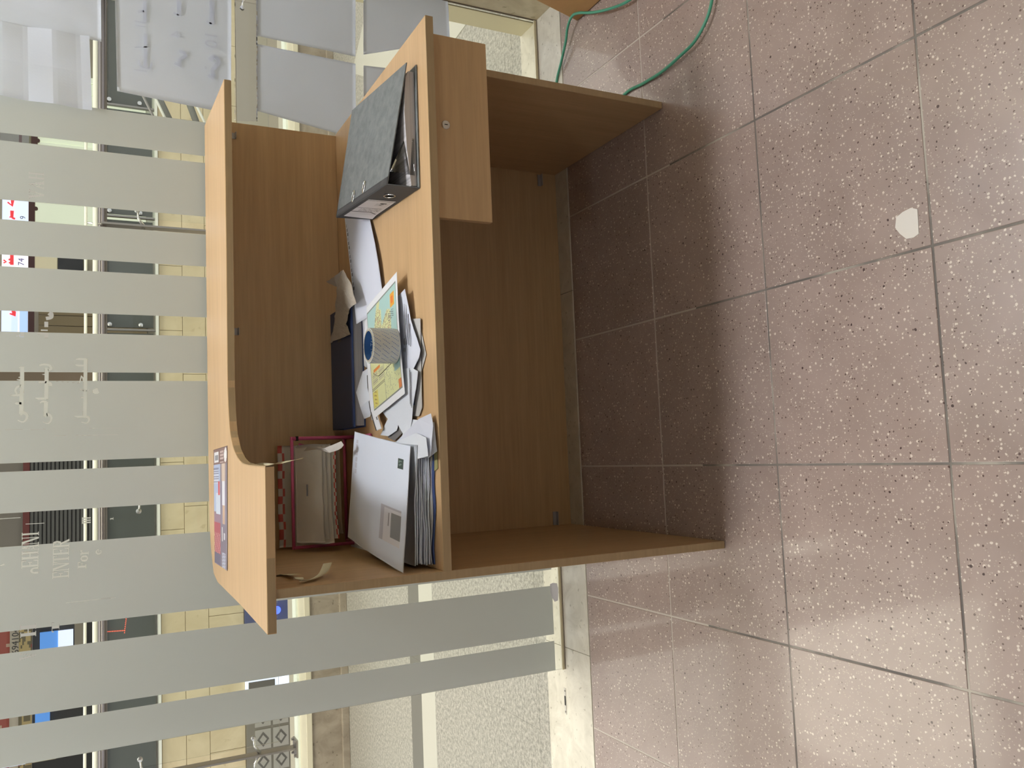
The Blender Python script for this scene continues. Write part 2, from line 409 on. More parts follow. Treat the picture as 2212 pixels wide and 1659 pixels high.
# ---- kerb of the gallery edge
kerb = struct(box('trim_2', -4.2, 4.6, 2.775, 3.19, -.6, .215, KERB), 'brown marble kerb at the gallery edge')
box('kerb_cap', -4.2, 4.6, 2.763, 3.22, .215, .25, mat('kerb_cap_stone', (.74, .69, .53), .4), kerb, .004)
box('kerb_foot', -4.2, 4.6, 2.745, 2.775, 0.0, .042, KERB, kerb, .003)
box('channel', -4.2, 4.6, 2.93, 3.03, .25, .262, mat('pale_channel', (.84, .90, .80), .3), kerb)
# ---- walls and ceiling of the shop
wr = struct(box('wall_right', 1.535, 1.72, -3.42, .268, 0, 3.5, JAMB), 'yellow marble side wall')
box('joint_strip', 1.5325, 1.535, .154, .1575, 0, 2.7, mat('joint_dark', (.16, .13, .09), .7), wr)
box('outer_facing', 1.531, 1.535, .172, .268, 0, 2.7, mat('outer_facing_marble', (.62, .56, .38), .4), wr)
struct(box('wall_left', -2.55, -2.4, -3.42, .268, 0, 3.5, WALLPAINT))
struct(box('wall_back', -2.55, 1.72, -3.57, -3.42, 0, 3.5, WALLPAINT))
struct(box('ceiling', -2.55, 1.72, -3.57, .268, 3.5, 3.6, CEILING))
struct(box('wall_front', -2.4, 1.535, .16, .268, 2.71, 3.5, WALLPAINT), 'bulkhead above the glass front')
struct(box('ceiling_corridor', -4.2, 4.6, .268, 2.9, 3.02, 3.1, CEILING))
# ---- ceiling lamps
def lamp(p, sx, sy, m, label, grp):
    e = empty('ceiling_light', p); tag(e, label, 'ceiling light', grp)
    box('housing', p[0]-sx/2-.03, p[0]+sx/2+.03, p[1]-sy/2-.03, p[1]+sy/2+.03, p[2]+.012, p[2]+.13, LAMPMETAL, e, .004)
    box('diffuser', p[0]-sx/2, p[0]+sx/2, p[1]-sy/2, p[1]+sy/2, p[2], p[2]+.011, m, e)
    top = 3.5 if m is SHOP_LIGHT else 3.02
    if top-p[2] > .13: tube('stem', [(p[0], p[1], p[2]+.13), (p[0], p[1], top)], .012, LAMPMETAL, e, 8)
for k, p in enumerate(SHOP_LAMPS): lamp(p, (.445, .17, .38, .245)[k], (.445, .17, .38, .245)[k], SHOP_LIGHT, 'square white ceiling lamp of the shop', 'shop ceiling lamps')
for p in HALL_LAMPS: lamp(p, 1.9, 1.5, HALL_LIGHT, 'large warm luminous ceiling panel over the corridor', 'corridor ceiling lamps')

# ================================================================== GLASS FRONT
GY = .160
win = struct(empty('window_1', (.44, GY, 0)), 'glass shopfront with frosted stripes')
box('pane', -.656, 1.533, GY, GY+.010, .006, 2.70, GLASS, win)
box('channel', -.656, 1.533, GY-.006, GY-.0015, .0015, .012, BRASS, win)
box('seal', -.654, 1.533, GY-.010, GY-.007, .0015, .004, mat('dark_seal', (.22, .18, .13), .7), win)  # dark strip drawn for the narrow shadow along the foot of the glass
bands = [(1.0165, .918), (.8975, .744), (.693, .602), (.5715, .459), (.4065, .3035), (.282, .0758), (.055, -.047), (-.129, -.3342), (-.386, -.541), (-.5618, -.655)]
CUTS = []
# closed top end of two gaps is the beige bulkhead beyond, nothing on the glass

def strokes(name, polys, m, y=GY-.0006, th=.0004, parent=win, f=None):
    """flat vinyl pieces on the glass from 2-D outlines (X,Z)"""
    bm = bmesh.new()
    for k, P in enumerate(polys):
        yy = y-(k % 7)*.00001
        try:
            fc = bm.faces.new([bm.verts.new((p[0], yy, p[1])) for p in P])
            if m in (VINYL, GHOST): continue          # a single skin of vinyl
            r = bmesh.ops.extrude_face_region(bm, geom=[fc]); vs = [g for g in r['geom'] if isinstance(g, bmesh.types.BMVert)]
            bmesh.ops.translate(bm, verts=vs, vec=(0, th, 0))
        except ValueError: pass
    if m in (VINYL, GHOST): CUTS.extend(polys)
    o = bm_obj(name, bm, m); return child(o, parent) if parent else o
def ribbon2(pts, ws):
    """polyline with widths -> list of quads in 2-D"""
    out = []; L_, R_ = [], []
    for i, p in enumerate(pts):
        a = pts[max(i-1, 0)]; b = pts[min(i+1, len(pts)-1)]; dx, dy = b[0]-a[0], b[1]-a[1]; l = math.hypot(dx, dy) or 1
        w_ = ws[i] if isinstance(ws, (list, tuple)) else ws
        L_.append((p[0]-dy/l*w_/2, p[1]+dx/l*w_/2)); R_.append((p[0]+dy/l*w_/2, p[1]-dx/l*w_/2))
    for i in range(len(pts)-1): out.append([L_[i], L_[i+1], R_[i+1], R_[i]])
    return out
R_ = lambda x0, y0, x1, y1: [(x0, y0), (x1, y0), (x1, y1), (x0, y1)]
def arc(cx, cy, rx, ry, a0, a1, n=12): return [(cx+rx*math.cos(math.radians(lerp(a0, a1, k/n))), cy+ry*math.sin(math.radians(lerp(a0, a1, k/n)))) for k in range(n+1)]
LET = {
 'E': [R_(.14, 0, .36, 1), R_(.36, .93, .92, 1), R_(.36, 0, .95, .07), R_(.36, .47, .62, .53), R_(.62, .38, .70, .62), [(.84, .72), (.92, .72), (.92, .93), (.78, .93)], [(.80, .07), (.95, .07), (.95, .30), (.88, .30)], R_(0, 0, .14, .05), R_(0, .95, .14, 1)],
 'F': [R_(.14, 0, .40, 1), R_(.40, .92, .95, 1), R_(.40, .47, .66, .54), R_(.66, .38, .74, .63), [(.86, .70), (.95, .70), (.95, .92), (.80, .92)], R_(0, 0, .14, .06), R_(.40, 0, .56, .06), R_(0, .94, .14, 1)],
 'H': [R_(.08, 0, .32, 1), R_(.66, 0, .90, 1), R_(.32, .47, .66, .54), R_(0, 0, .08, .05), R_(.32, 0, .42, .05), R_(.56, 0, .66, .05), R_(.90, 0, 1, .05), R_(0, .95, .08, 1), R_(.32, .95, .42, 1), R_(.56, .95, .66, 1), R_(.90, .95, 1, 1)],
 'A': [[(.10, 0), (.17, 0), (.53, 1), (.45, 1)], [(.62, 0), (.90, 0), (.56, 1), (.44, 1)], R_(.24, .30, .70, .36), R_(0, 0, .28, .05), R_(.54, 0, 1, .05)],
 'N': [R_(.10, 0, .18, 1), [(.14, 1), (.40, 1), (.90, 0), (.72, 0)], R_(.82, 0, .90, 1), R_(0, 0, .30, .05), R_(0, .95, .14, 1), R_(.70, .95, 1, 1)],
 'I': [R_(.36, 0, .64, 1), R_(.2, 0, .36, .05), R_(.64, 0, .8, .05), R_(.2, .95, .36, 1), R_(.64, .95, .8, 1)],
 'T': [R_(.38, 0, .62, .93), R_(.04, .93, .96, 1), [(.04, .70), (.10, .70), (.18, .93), (.04, .93)], [(.90, .70), (.96, .70), (.96, .93), (.82, .93)], R_(.24, 0, .38, .05), R_(.62, 0, .76, .05)],
 'R': [R_(.12, 0, .34, 1)]+ribbon2([(.34, .96)]+arc(.45, .74, .30, .22, 90, -90)+[(.34, .52)], [.08]+[.10]*3+[.20]*7+[.10]*3+[.08])+[[(.42, .50), (.62, .50), (1.0, 0), (.74, 0)], R_(0, 0, .12, .05), R_(.34, 0, .44, .05), R_(0, .95, .12, 1)],
 'V': [[(.10, 1), (.36, 1), (.58, 0), (.44, 0)], [(.82, 1), (.90, 1), (.58, 0), (.50, 0)], R_(0, .95, .44, 1), R_(.70, .95, 1, 1)],
 'n': ribbon2([(.16, 0), (.16, .35)]+arc(.5, .36, .34, .30, 180, 0)+[(.84, .35), (.84, 0)], [.26]*2+[.22]*13+[.26]*2)+[R_(.62, 0, 1.0, .05)],
 'o': ribbon2(arc(.5, .36, .33, .31, 0, 360, 20), [.26 if abs(math.cos(math.radians(18*k))) > .6 else .13 for k in range(21)]),
 'r': [R_(.18, 0, .44, .70), R_(.05, 0, .18, .06), R_(.44, 0, .58, .06), R_(.05, .62, .18, .70)]+ribbon2([(.44, .50), (.56, .62), (.72, .66), (.86, .60)], [.10, .14, .18, .22]),
 'e': ribbon2([(.20, .38), (.82, .40)]+arc(.5, .40, .33, .30, 0, 320, 16), [.08, .08]+[.22 if 60 < 20*k < 250 else .12 for k in range(17)]),
 'm': [R_(.05, 0, .25, 1), R_(.40, 0, .60, 1), R_(.75, 0, .95, .9), R_(0, .9, 1, 1)],
 'i': [R_(.3, 0, .6, .9), R_(.1, .8, .3, .9), R_(.1, 0, .8, .1)]}
def px_word(items, m, name='vinyl_letter'):
    """items: (letter, y_left, y_right, x_top, x_bottom) in photo pixels on the glass plane"""
    for ch, yl, yr, xt, xb in items:
        p0 = at(xb, yl, Y=GY); p1 = at(xt, yr, Y=GY); px0 = at((xt+xb)/2, yl, Y=GY).x; px1 = at((xt+xb)/2, yr, Y=GY).x
        strokes(name, [[(lerp(px0, px1, a), lerp(p0.z, p1.z, b)) for a, b in P] for P in LET[ch]], m)
px_word([('n', 1240, 1225, 60, 83), ('E', 1227, 1209, 46, 83), ('H', 1209, 1190, 47, 83), ('A', 1190, 1175, 47, 84), ('N', 1177, 1159, 47, 84), ('I', 1160, 1147, 47, 84)], VINYL)
px_word([('E', 1249, 1234, 113, 149), ('N', 1234, 1215, 114, 149), ('T', 1216, 1199, 114, 149), ('E', 1200, 1183, 114, 149), ('R', 1184, 1165, 114, 150)], VINYL)
px_word([('F', 1228, 1213, 168, 186), ('o', 1214, 1199, 168, 190), ('r', 1200, 1186, 166, 192), ('e', 1199, 1185, 203, 220), ('m', 1131, 1117, 177, 196), ('i', 1124, 1116, 237, 245)], VINYL)
px_word([('V', 1426, 1408, 42, 78), ('H', 1376, 1348, 44, 78), ('T', 1366, 1344, 112, 128)], GHOST)
px_word([('V', 431, 410, 62, 95), ('A', 408, 390, 62, 95), ('H', 388, 372, 62, 95)], GHOST)
def px_strokes(name, lines, m, ox=0, oy=640, s=5.1833):
    polys = []
    for pts, ws in lines:
        pp = [at(ox+a/s, oy+b/s, Y=GY) for a, b in pts]
        k = .0002185
        w_ = [x*k for x in ws] if isinstance(ws, (list, tuple)) else ws*k
        polys += ribbon2([(p.x, p.z) for p in pp], w_)
    strokes(name, polys, m)
def sm(P, n=5): return [(v.x, v.y) for v in catmull([(a, b, 0) for a, b in P], n)]
def tail(P, w0, w1, n=5):
    q = sm(P, n); return (q, [lerp(w0, w1, i/(len(q)-1)) for i in range(len(q))])
px_strokes('vinyl_script', [([(248, 788), (247, 1000), (240, 1120), (238, 1320)], 42), ([(255, 800), (212, 800)], [24, 8]), ([(245, 905), (205, 908)], [22, 6]), ([(245, 940), (188, 934)], [24, 6]),
    tail([(245, 1000), (195, 1015), (172, 1055), (190, 1095)], 26, 20), ([(245, 1106), (150, 1110), (114, 1110)], [26, 26, 6]), ([(240, 1198), (185, 1200), (165, 1200)], [26, 28, 10]),
    tail([(222, 1318), (262, 1305), (300, 1330), (295, 1378), (255, 1408), (198, 1388)], 46, 8)], VINYL)
px_strokes('vinyl_script', [([(524, 800), (522, 900), (518, 1150)], 42), tail([(440, 775), (490, 765), (550, 775), (572, 810), (540, 830)], 20, 34), ([(525, 878), (472, 874)], [24, 6]), tail([(432, 965), (490, 960), (560, 975), (562, 1005)], 14, 40),
    ([(520, 1145), (430, 1146), (393, 1138)], [26, 26, 6]), ([(516, 1180), (510, 1345)], 42), tail([(520, 1188), (480, 1178), (446, 1195)], 34, 12), tail([(498, 1340), (540, 1325), (572, 1350), (568, 1395), (535, 1425), (475, 1405)], 40, 8)], VINYL)
px_strokes('vinyl_script', [([(958, 700), (957, 830), (950, 1340)], 40), ([(965, 705), (880, 703), (848, 706)], [26, 24, 6]), ([(958, 775), (870, 775), (843, 768)], [22, 20, 6]), ([(955, 838), (914, 838)], [20, 5]),
    ([(950, 950), (912, 895), (890, 970)], [40, 24, 10]), tail([(896, 1040), (950, 1058), (998, 1050)], 16, 16), ([(950, 1052), (950, 1062)], 60), ([(950, 1136), (905, 1136)], [20, 5]), ([(960, 1348), (870, 1350), (832, 1342)], [24, 22, 5]),
    tail([(960, 1345), (992, 1360), (995, 1395), (965, 1420), (908, 1408)], 32, 6), ([(1035, 1062), (1075, 1060), (1105, 1085)], [30, 74, 20])], VINYL)
px_strokes('vinyl_script', [tail([(545, 215), (575, 190), (575, 235), (515, 250)], 34, 40), ([(518, 285), (518, 345)], 40), ([(458, 380), (535, 382)], 18), ([(410, 415), (535, 420)], [16, 24]), ([(520, 410), (520, 465)], 40), ([(250, 400), (250, 455)], 34), ([(185, 440), (250, 445)], [8, 20])], GHOST)
px_strokes('glass_scratch', [([(60, 1494), (440, 1490), (510, 1487)], [3, 4, 7]), ([(600, 1563), (760, 1560)], [5, 3]), ([(850, 1558), (1320, 1549)], [4, 8]), ([(1000, 1480), (1360, 1474)], 3), ([(600, 950), (900, 972)], 2)], GHOST)
px_strokes('glass_scratch', [([(0, 188), (205, 175)], 7), ([(255, 240), (442, 230)], 7), ([(655, 1024), (1150, 970)], [6, 5]), ([(0, 655), (45, 640)], [10, 16])], VINYL, 0, 1080, 4.607)

# the frosted film is cut away under the vinyl lettering
def inside(x, z, P):
    c = False; j = len(P)-1
    for i in range(len(P)):
        if (P[i][1] > z) != (P[j][1] > z) and x < (P[j][0]-P[i][0])*(z-P[i][1])/(P[j][1]-P[i][1])+P[i][0]: c = not c
        j = i
    return c
CELL = .0010
cutcells = set()
for P in CUTS:
    xs = [p[0] for p in P]; zs = [p[1] for p in P]
    for i in range(int(math.floor(min(xs)/CELL)), int(max(xs)/CELL)+2):
        for j in range(int(math.floor(min(zs)/CELL)), int(max(zs)/CELL)+2):
            if inside((i+.5)*CELL, (j+.5)*CELL, P): cutcells.add((i, j))
for a, b in bands:
    i0, i1 = int(round(b/CELL)), int(round(a/CELL))
    cols = {}
    for (i, j) in cutcells:
        if i0 <= i < i1: cols.setdefault(i, set()).add(j)
    verts, faces = [], []
    def quad(x0, x1, z0, z1):
        k = len(verts); y = GY-.0004; verts.extend([(x0, y, z0), (x1, y, z0), (x1, y, z1), (x0, y, z1)]); faces.append((k, k+1, k+2, k+3))
    Z0, Z1 = .035, 2.68
    i = i0
    while i < i1:
        if i not in cols:
            k = i
            while k < i1 and k not in cols: k += 1
            quad(i*CELL, k*CELL, Z0, Z1); i = k; continue
        z = Z0; js = sorted(cols[i]); prev = None
        for j in js+[None]:
            if prev is None: start = j
            elif j is None or j != prev+1:
                if start*CELL > z: quad(i*CELL, (i+1)*CELL, z, start*CELL)
                z = (prev+1)*CELL; start = j
            prev = j
        quad(i*CELL, (i+1)*CELL, z, Z1); i += 1
    me = bpy.data.meshes.new('film_strip'); me.from_pydata(verts, [], faces); child(link('film_strip', me, FILM), win)
# smear of paint at the foot of the glass
sm_pts = [(1188, 1262), (1194, 1259), (1203, 1260), (1206, 1275), (1205, 1297), (1198, 1300), (1192, 1290), (1188, 1275)]
strokes('paint_smear', [[(at(a, b, Y=GY).x, at(a, b, Y=GY).z) for a, b in sm_pts]], sheet('white_smear', (.92, .91, .96), .65))

# ================================================================== NOTICES STUCK ON THE GLASS
def notice(name, corners, label, creases=None, wave=.002, m=POSTER, y=GY-.003, nu=24, nv=24, seed=0, yoff=None):
    """corners: photo pixels on the glass plane, order top-left, top-right, bottom-right, bottom-left of the upright sheet"""
    C = [at(a, b, Y=y) for a, b in corners]
    def f(u, v):
        p = bil([C[3], C[2], C[1], C[0]], u, v)
        d = wave*(noise.noise(Vector((u*2.5+seed, v*2.5, seed)))+.2)
        if creases: d += creases(u, v)
        return (p.x, p.y-abs(d), p.z)
    o = surf(name, f, nu, nv, m, .0005, smooth=not creases); tag(o, label, 'paper notice'); return o
def tri(t, n): 
    k = (t*n) % 1; return abs(k-.5)*2
notice('notice_sheet', [(-40, 40), (-25, -60), (218, -25), (219, 90)], 'smooth bluish paper behind the folded sheet, top right of the glass', seed=3, wave=.003)
notice('folded_notice', [(-60, 200), (-60, 40), (193, 80), (199, 240)], 'white paper with fold creases taped to the upper right glass', creases=lambda u, v: .010*tri(v+.13, 2.2)*(.35+.65*abs(u-.5)*2)+.002, seed=5, y=GY-.006)
n10 = notice('text_notice', [(253, 197), (247, -60), (500, -70), (499, 246)], 'large lilac paper with numbers 4 and 10 showing through', seed=8, wave=.0012, y=GY-.004)
notice('blank_notice', [(556, 78), (556, -60), (768, -60), (768, 122)], 'upper right blank sheet above the wooden desk end', seed=11, wave=.0035)
notice('blank_notice', [(556, 240), (555, 95), (768, 138), (769, 300)], 'blank sheet just left of its twin, beside the raised counter', seed=14, wave=.0025)
notice('blank_notice', [(785, 118), (785, -60), (966, -20), (972, 90)], 'pinkish blank sheet low on the glass beside the marble wall', seed=17, wave=.0035, y=GY-.0035)
notice('blank_notice', [(786, 300), (785, 142), (960, 160), (960, 330)], 'blank sheet half hidden behind the grey ring binder', seed=19, wave=.0025)
# mirrored writing that shows through the large notice
def poster_text(body, x, y, size):
    p = at(x, y, Y=GY-.0068); M = frame((p.x, p.y, p.z), (-1, 0, 0), (0, 0, 1))
    text_mesh(body, size, INK_FAINT, 'show_through_text', M, n10, .0001, 'CENTER')
poster_text('10', 470, 88, .050); poster_text('4', 392, 76, .042)
def poster_squiggle(lines):
    for pts, w_ in lines:
        pp = [at(230+a/5.926, b/5.926, Y=GY-.0068) for a, b in pts]
        strokes('show_through_text', ribbon2([(p.x, p.z) for p in pp], [v*.000195 for v in w_] if isinstance(w_, list) else w_*.000195), INK_FAINT, y=GY-.0068, parent=n10)
poster_squiggle([(sm([(1320, 770), (1380, 720), (1435, 780), (1400, 840), (1360, 900), (1370, 990)]), 55), ([(1370, 1010), (1300, 960)], 40), ([(1270, 850), (1270, 880)], 30)])
poster_squiggle([(sm([(930, 650), (1000, 680), (1005, 720), (940, 760), (930, 830)]), 45), ([(960, 850), (870, 810)], 40)])
poster_squiggle([([(1350, 0), (1350, 310)], 70), ([(1345, 310), (1285, 270)], 30), ([(930, 0), (930, 200)], 60), ([(925, 200), (860, 160)], 30)])
poster_squiggle([([(490, 0), (490, 290)], 45), ([(480, 140), (400, 150)], 30), ([(480, 290), (360, 265)], 14), ([(500, 340), (370, 320)], 14), ([(500, 430), (500, 850)], 45), ([(520, 600), (360, 600)], 16), (sm([(580, 800), (560, 870), (440, 850), (420, 770)]), 24), ([(520, 915), (350, 890)], 18)])
# strip of crinkled clear tape between the notices
def tapef(u, v):
    a = at(lerp(507, 556, v), lerp(-20, 262, u), Y=GY-.0045); 
    return (a.x, a.y-.004*abs(noise.noise(Vector((u*22, v*5, 3))))-.003*abs(noise.noise(Vector((u*60, v*14, 9)))), a.z)
tag(surf('clear_tape', tapef, 70, 10, CLEAR_TAPE, .0002), 'crinkled clear plastic tape strip between the notices on the glass', 'adhesive tape')

# ================================================================== DESK
desk = empty('reception_desk', (.4, -.29, 0)); tag(desk, 'beech laminate reception desk with raised counter, open knee space and one drawer', 'desk')
cpts = [(.978, -.224), (.60, -.225), (.28, -.217), (.2185, -.2195), (.1628, -.230), (.1187, -.2503), (.0857, -.2921), (.0641, -.3487), (.0516, -.415), (.0467, -.5053), (.044, -.664), (-.2635, -.660), (-.252, -.3624), (-.2446, -.006), (-.2312, .0618), (-.2038, .0861), (-.1643, .1152), (-.11, .134), (0, .142), (.5, .142), (1.0, .142)]
prism('counter_top', cpts[::-1], 1.0755, 1.093, WOOD, desk, .0012)
box('counter_edge', -.2615, .0425, -.6618, -.6600, 1.0767, 1.0918, EDGE, desk)
ev = []                                                          # edge band along the front of the counter, following the curve
bm = bmesh.new(); prev = None
fr = [(.978, -.224)]+[(v.x, v.y) for v in catmull([(x, y, 0) for x, y in cpts[1:11]], 4)]
for i, (x, y) in enumerate(fr):
    a = fr[max(i-1, 0)]; b = fr[min(i+1, len(fr)-1)]; d = Vector((b[0]-a[0], b[1]-a[1], 0)).normalized(); n = Vector((-d.y, d.x, 0))
    if n.y > 0 and abs(n.y) > abs(n.x): n = -n
    if abs(n.x) >= abs(n.y) and n.x < 0: n = -n
    row = [bm.verts.new((x+n.x*o_, y+n.y*o_, z)) for o_, z in ((-.003, 1.0767), (.0016, 1.0767), (.0016, 1.0918), (-.003, 1.0918))]
    if prev:
        for k in range(4): bm.faces.new((prev[k], prev[(k+1) % 4], row[(k+1) % 4], row[k]))
    prev = row
child(bm_obj('counter_edge', bm, EDGE, None, False), desk)
box('side_panel', -.202, -.184, -.652, .093, .0016, 1.0755, WOOD_V, desk, .0008)
box('panel_edge', -.2015, -.1845, -.6535, -.652, .0016, 1.0755, EDGE, desk)
box('side_panel', .961, .979, -.506, .075, .0016, .7195, WOOD_V, desk, .0008)
box('panel_edge', .9615, .9785, -.5075, -.506, .0016, .7195, EDGE, desk)
box('modesty_panel', -.184, .979, .075, .093, .0016, .7195, WOOD, desk, .0008)
box('back_panel', -.184, .994, .075, .093, .7385, 1.0752, WOOD, desk, .0008)
box('worktop', -.184, .999, -.652, .093, .7200, .738, WOOD, desk, .0008)
box('worktop_edge', -.184, .999, -.6538, -.652, .7203, .7377, EDGE, desk)
dr = box('drawer', .5625, .974, -.630, -.613, .584, .7185, WOOD, desk, .001)
bm = bmesh.new(); bx(bm, .640, .652, -.613, -.36, .605, .715); bx(bm, .944, .956, -.613, -.36, .605, .715); bx(bm, .652, .944, -.372, -.36, .605, .715); bx(bm, .640, .956, -.613, -.36, .599, .605)
bo = bm_obj('drawer_box', bm, WOOD); bo.parent = dr; bo.matrix_parent_inverse = dr.matrix_world.inverted()
lk = lathe('lock', [(.0005, -.0035), (.0088, -.0035), (.0098, -.0025), (.0105, -.001), (.0105, .0005)], CHROME, (.7705, -.630, .689), 'Y', 28); child(lk, dr)
kh = box('keyhole', .7697, .7713, -.6340, -.6334, .6855, .6925, BLACK); child(kh, lk) if False else child(kh, dr)
def clip(x0, x1, z0, z1):
    bm = bmesh.new(); bx(bm, x0, x1, .0725, .0748, z0, z1, .0006); bx(bm, x0, x1, .060, .0748, z0, z0+.002, .0004); child(bm_obj('angle_bracket', bm, CLIP), desk)
clip(.917, .955, .058, .070); clip(-.183, -.141, .055, .068); clip(.399, .418, 1.020, 1.0345); clip(.946, .963, 1.020, 1.0345)
box('shelf_pin', -.184, -.176, -.50, -.470, .716, .719, CLIP, desk); box('shelf_pin', -.184, -.178, -.52, -.43, 1.068, 1.0715, CLIP, desk)

# ================================================================== THINGS ON THE COUNTER
def flyer_col(u, v):   # u along +X, v along +Y (away)
    # the long side runs along X; the sheet reads from the left
    c = (.20, .16, .22)
    if u > .86:
        c = (.20, .10, .09)
        if .60 < v < .94 and .885 < u < .975: c = (.80, .80, .82) if not (.64 < v < .9 and .90 < u < .96 and int(u*240) % 2) else (.25, .25, .28)
        if (v-.12)**2+((u-.93)*1.6)**2 < .009: c = (.85, .83, .82)
        if .26 < v < .5 and int(u*70) % 2 and .875 < u < .985: c = (.55, .42, .40)
        return c
    if v > .50: 
        c = (.42, .50, .70) if u > .45 else (.30, .17, .24)
        if .70 < u < .84 and v > .62: c = (.62, .66, .78) if int(u*90) % 2 else (.18, .20, .34)
        if .44 < u < .62 and v < .82: c = (.62, .68, .80)
        if .60 < u < .72 and .52 < v < .66: c = (.60, .07, .10)
        if u < .36: c = (.42, .06, .09)
        if u < .27 and int(v*24+u*40) % 3 == 0: c = (.62, .34, .34)
        if u < .10: c = (.14, .12, .20)
        return c
    if .12 < v < .42:
        if .70 < u < .86: c = (.66, .52, .42) if abs(v-.27) < .10 else (.40, .30, .28)
        if .50 < u < .72: c = (.78, .77, .82) if abs(v-.27) < .10 else (.24, .20, .32)
        if .36 < u < .52: c = (.60, .40, .26) if abs(v-.25) < .09 else (.26, .22, .33)
        if .22 < u < .34 and .32 < v < .40: c = (.78, .78, .78)
        if .24 < u < .29 and .16 < v < .26: c = (.80, .80, .84)
    if u < .13 and .12 < v < .40 and int(u*110+v*50) % 3: c = (.52, .54, .66)
    return c
F = [Vector((-.197, -.186, 1.0932)), Vector((.095, -.209, 1.0932)), Vector((.090, .026, 1.0932)), Vector((-.199, .030, 1.0932))]
def flyf(u, v):
    p = bil(F, u, v); p.z += .0012+.006*max(0, .25-u)**1.5*max(0, 1-2*v); return p
tag(surf('flyer', flyf, 110, 36, PRINT_GLOSS, .0003, flyer_col), 'colourful printed flyer lying on the left end of the raised counter', 'flyer')
# twisted sliver of tape hanging off the rounded counter corner
q = [at(536, 1005, Y=-.40), at(560, 1003, Y=-.42), at(590, 1002, Y=-.44), at(615, 998, Y=-.45), at(655, 990, Y=-.46)]
q[0] = Vector((.0494, -.45, 1.083))
qq = catmull(q, 6)
def twist(u, v):
    i = u*(len(qq)-1); k = min(int(i), len(qq)-2); p = qq[k].lerp(qq[k+1], i-k); a = u*9
    return p+Vector((math.cos(a)*.004*(v-.5)*2*(1-u*.6), math.sin(a)*.004*(v-.5)*2, 0))
tag(surf('tape_sliver', twist, 30, 2, MASKING, .0003), 'thin twisted strip of masking tape hanging from the rounded counter corner', 'tape strip')
# masking tape curls on the inner face of the left panel
def curl(name, pts, w_, label, X0=-.1838):
    P = catmull(pts, 6)
    def f(u, v):
        i = u*(len(P)-1); k = min(int(i), len(P)-2); p = P[k].lerp(P[k+1], i-k); t = (P[k+1]-P[k]).normalized(); n = t.cross(Vector((1, .25, 0))).normalized()
        return p+n*w_*(v-.5)
    tag(surf(name, f, 24, 2, MASKING, .0003), label, 'tape strip')
curl('tape_curl', [at(597, 1243, X=-.182), at(618, 1240, X=-.180), at(640, 1241, X=-.172)], .020, 'flat masking tape piece under the counter, stuck to the left panel')
curl('tape_curl', [at(645, 1247, X=-.172), at(655, 1254, X=-.178), at(675, 1250, X=-.180), at(697, 1238, X=-.175), at(708, 1216, X=-.160)], .019, 'curled masking tape piece on the left panel beside the pink rack')

# ================================================================== RING BINDER
bd = empty('ring_binder', (.78, -.43, .738)); tag(bd, 'grey marbled lever arch file lying on the right end of the worktop', 'binder')
bLF, bRF, bRB, bLB = Vector((.637, -.594, .7415)), Vector((.912, -.5985, .7415)), Vector((.937, -.262, .7415)), Vector((.656, -.262, .7415))
tLF, tRF, tRB, tLB = Vector((.652, -.551, .800)), Vector((.9135, -.598, .7635)), Vector((.942, -.240, .7815)), Vector((.667, -.212, .8215))
slab('bottom_cover', [bLF, bRF, bRB, bLB], .0026, BINDER, bd, .0006)
slab('top_cover', [tLF, tRF, tRB, tLB], .0026, BINDER, bd, .0006)
sp = slab('spine', [bLF+Vector((0, 0, -.0024)), tLF, tLB, bLB+Vector((0, 0, -.0024))], -.0024, BINDER_DK, bd, .0006)
def lipf(u, v):   # dark cloth strip wrapping the top edge of the spine
    p = tLF.lerp(tLB, u); d = (tRF-tLF).normalized(); return p+d*(.016*v)+Vector((0, 0, .0006))
surf('spine_lip', lipf, 8, 3, BINDER_DK, .0005, parent=bd)
def pages(bm, a, b, z0, z1, n=16):
    pass
bm = bmesh.new()                                                  # block of filed paper, sagging to the right
prof = [(.02, .012), (.30, .020), (.62, .024), (.90, .020), (.955, .013)]
rows = []
for k, (s, h) in enumerate(prof):
    f0 = bLF.lerp(bRF, s)+Vector((0, .012, .001)); b0 = bLB.lerp(bRB, s)+Vector((0, -.012, .001))
    rows.append([bm.verts.new(f0), bm.verts.new(f0+Vector((0, 0, h))), bm.verts.new(b0+Vector((0, 0, h))), bm.verts.new(b0)])
for A, B in zip(rows, rows[1:]):
    for k in range(4): bm.faces.new((A[k], A[(k+1) % 4], B[(k+1) % 4], B[k]))
bm.faces.new(rows[0]); bm.faces.new(rows[-1][::-1])
def layered(name, a, b_):
    m = mat(name, a, .7); N, L, b = NT(m); g = N.new('ShaderNodeNewGeometry'); s = N.new('ShaderNodeSeparateXYZ'); L.new(g.outputs['Position'], s.inputs[0])
    n = N.new('ShaderNodeTexNoise'); n.noise_dimensions = '1D'; n.inputs['Scale'].default_value = 900; n.inputs['Detail'].default_value = 2
    L.new(s.outputs['Z'], n.inputs['W']); r = ramp(N, [(.35, b_), (.6, a)]); L.new(n.outputs['Fac'], r.inputs[0]); L.new(r.outputs[0], b.inputs['Base Color']); return m
PAGES = layered('page_edges', (.58, .56, .58), (.34, .33, .36))
PAGES_B = layered('ledger_edges', (.60, .62, .68), (.40, .43, .52))
child(bm_obj('filed_paper', bm, PAGES), bd)
def sleevef(u, v):
    p = bLF.lerp(bRF, .10+.30*u)+Vector((0, .008, 0)); return p+Vector((.01*v, .02*v, .006+.050*v*(1-u*.75)))
surf('clear_sleeve', sleevef, 8, 6, glass('sleeve_plastic', (.75, .75, .76), 2.0), .0002, parent=bd)
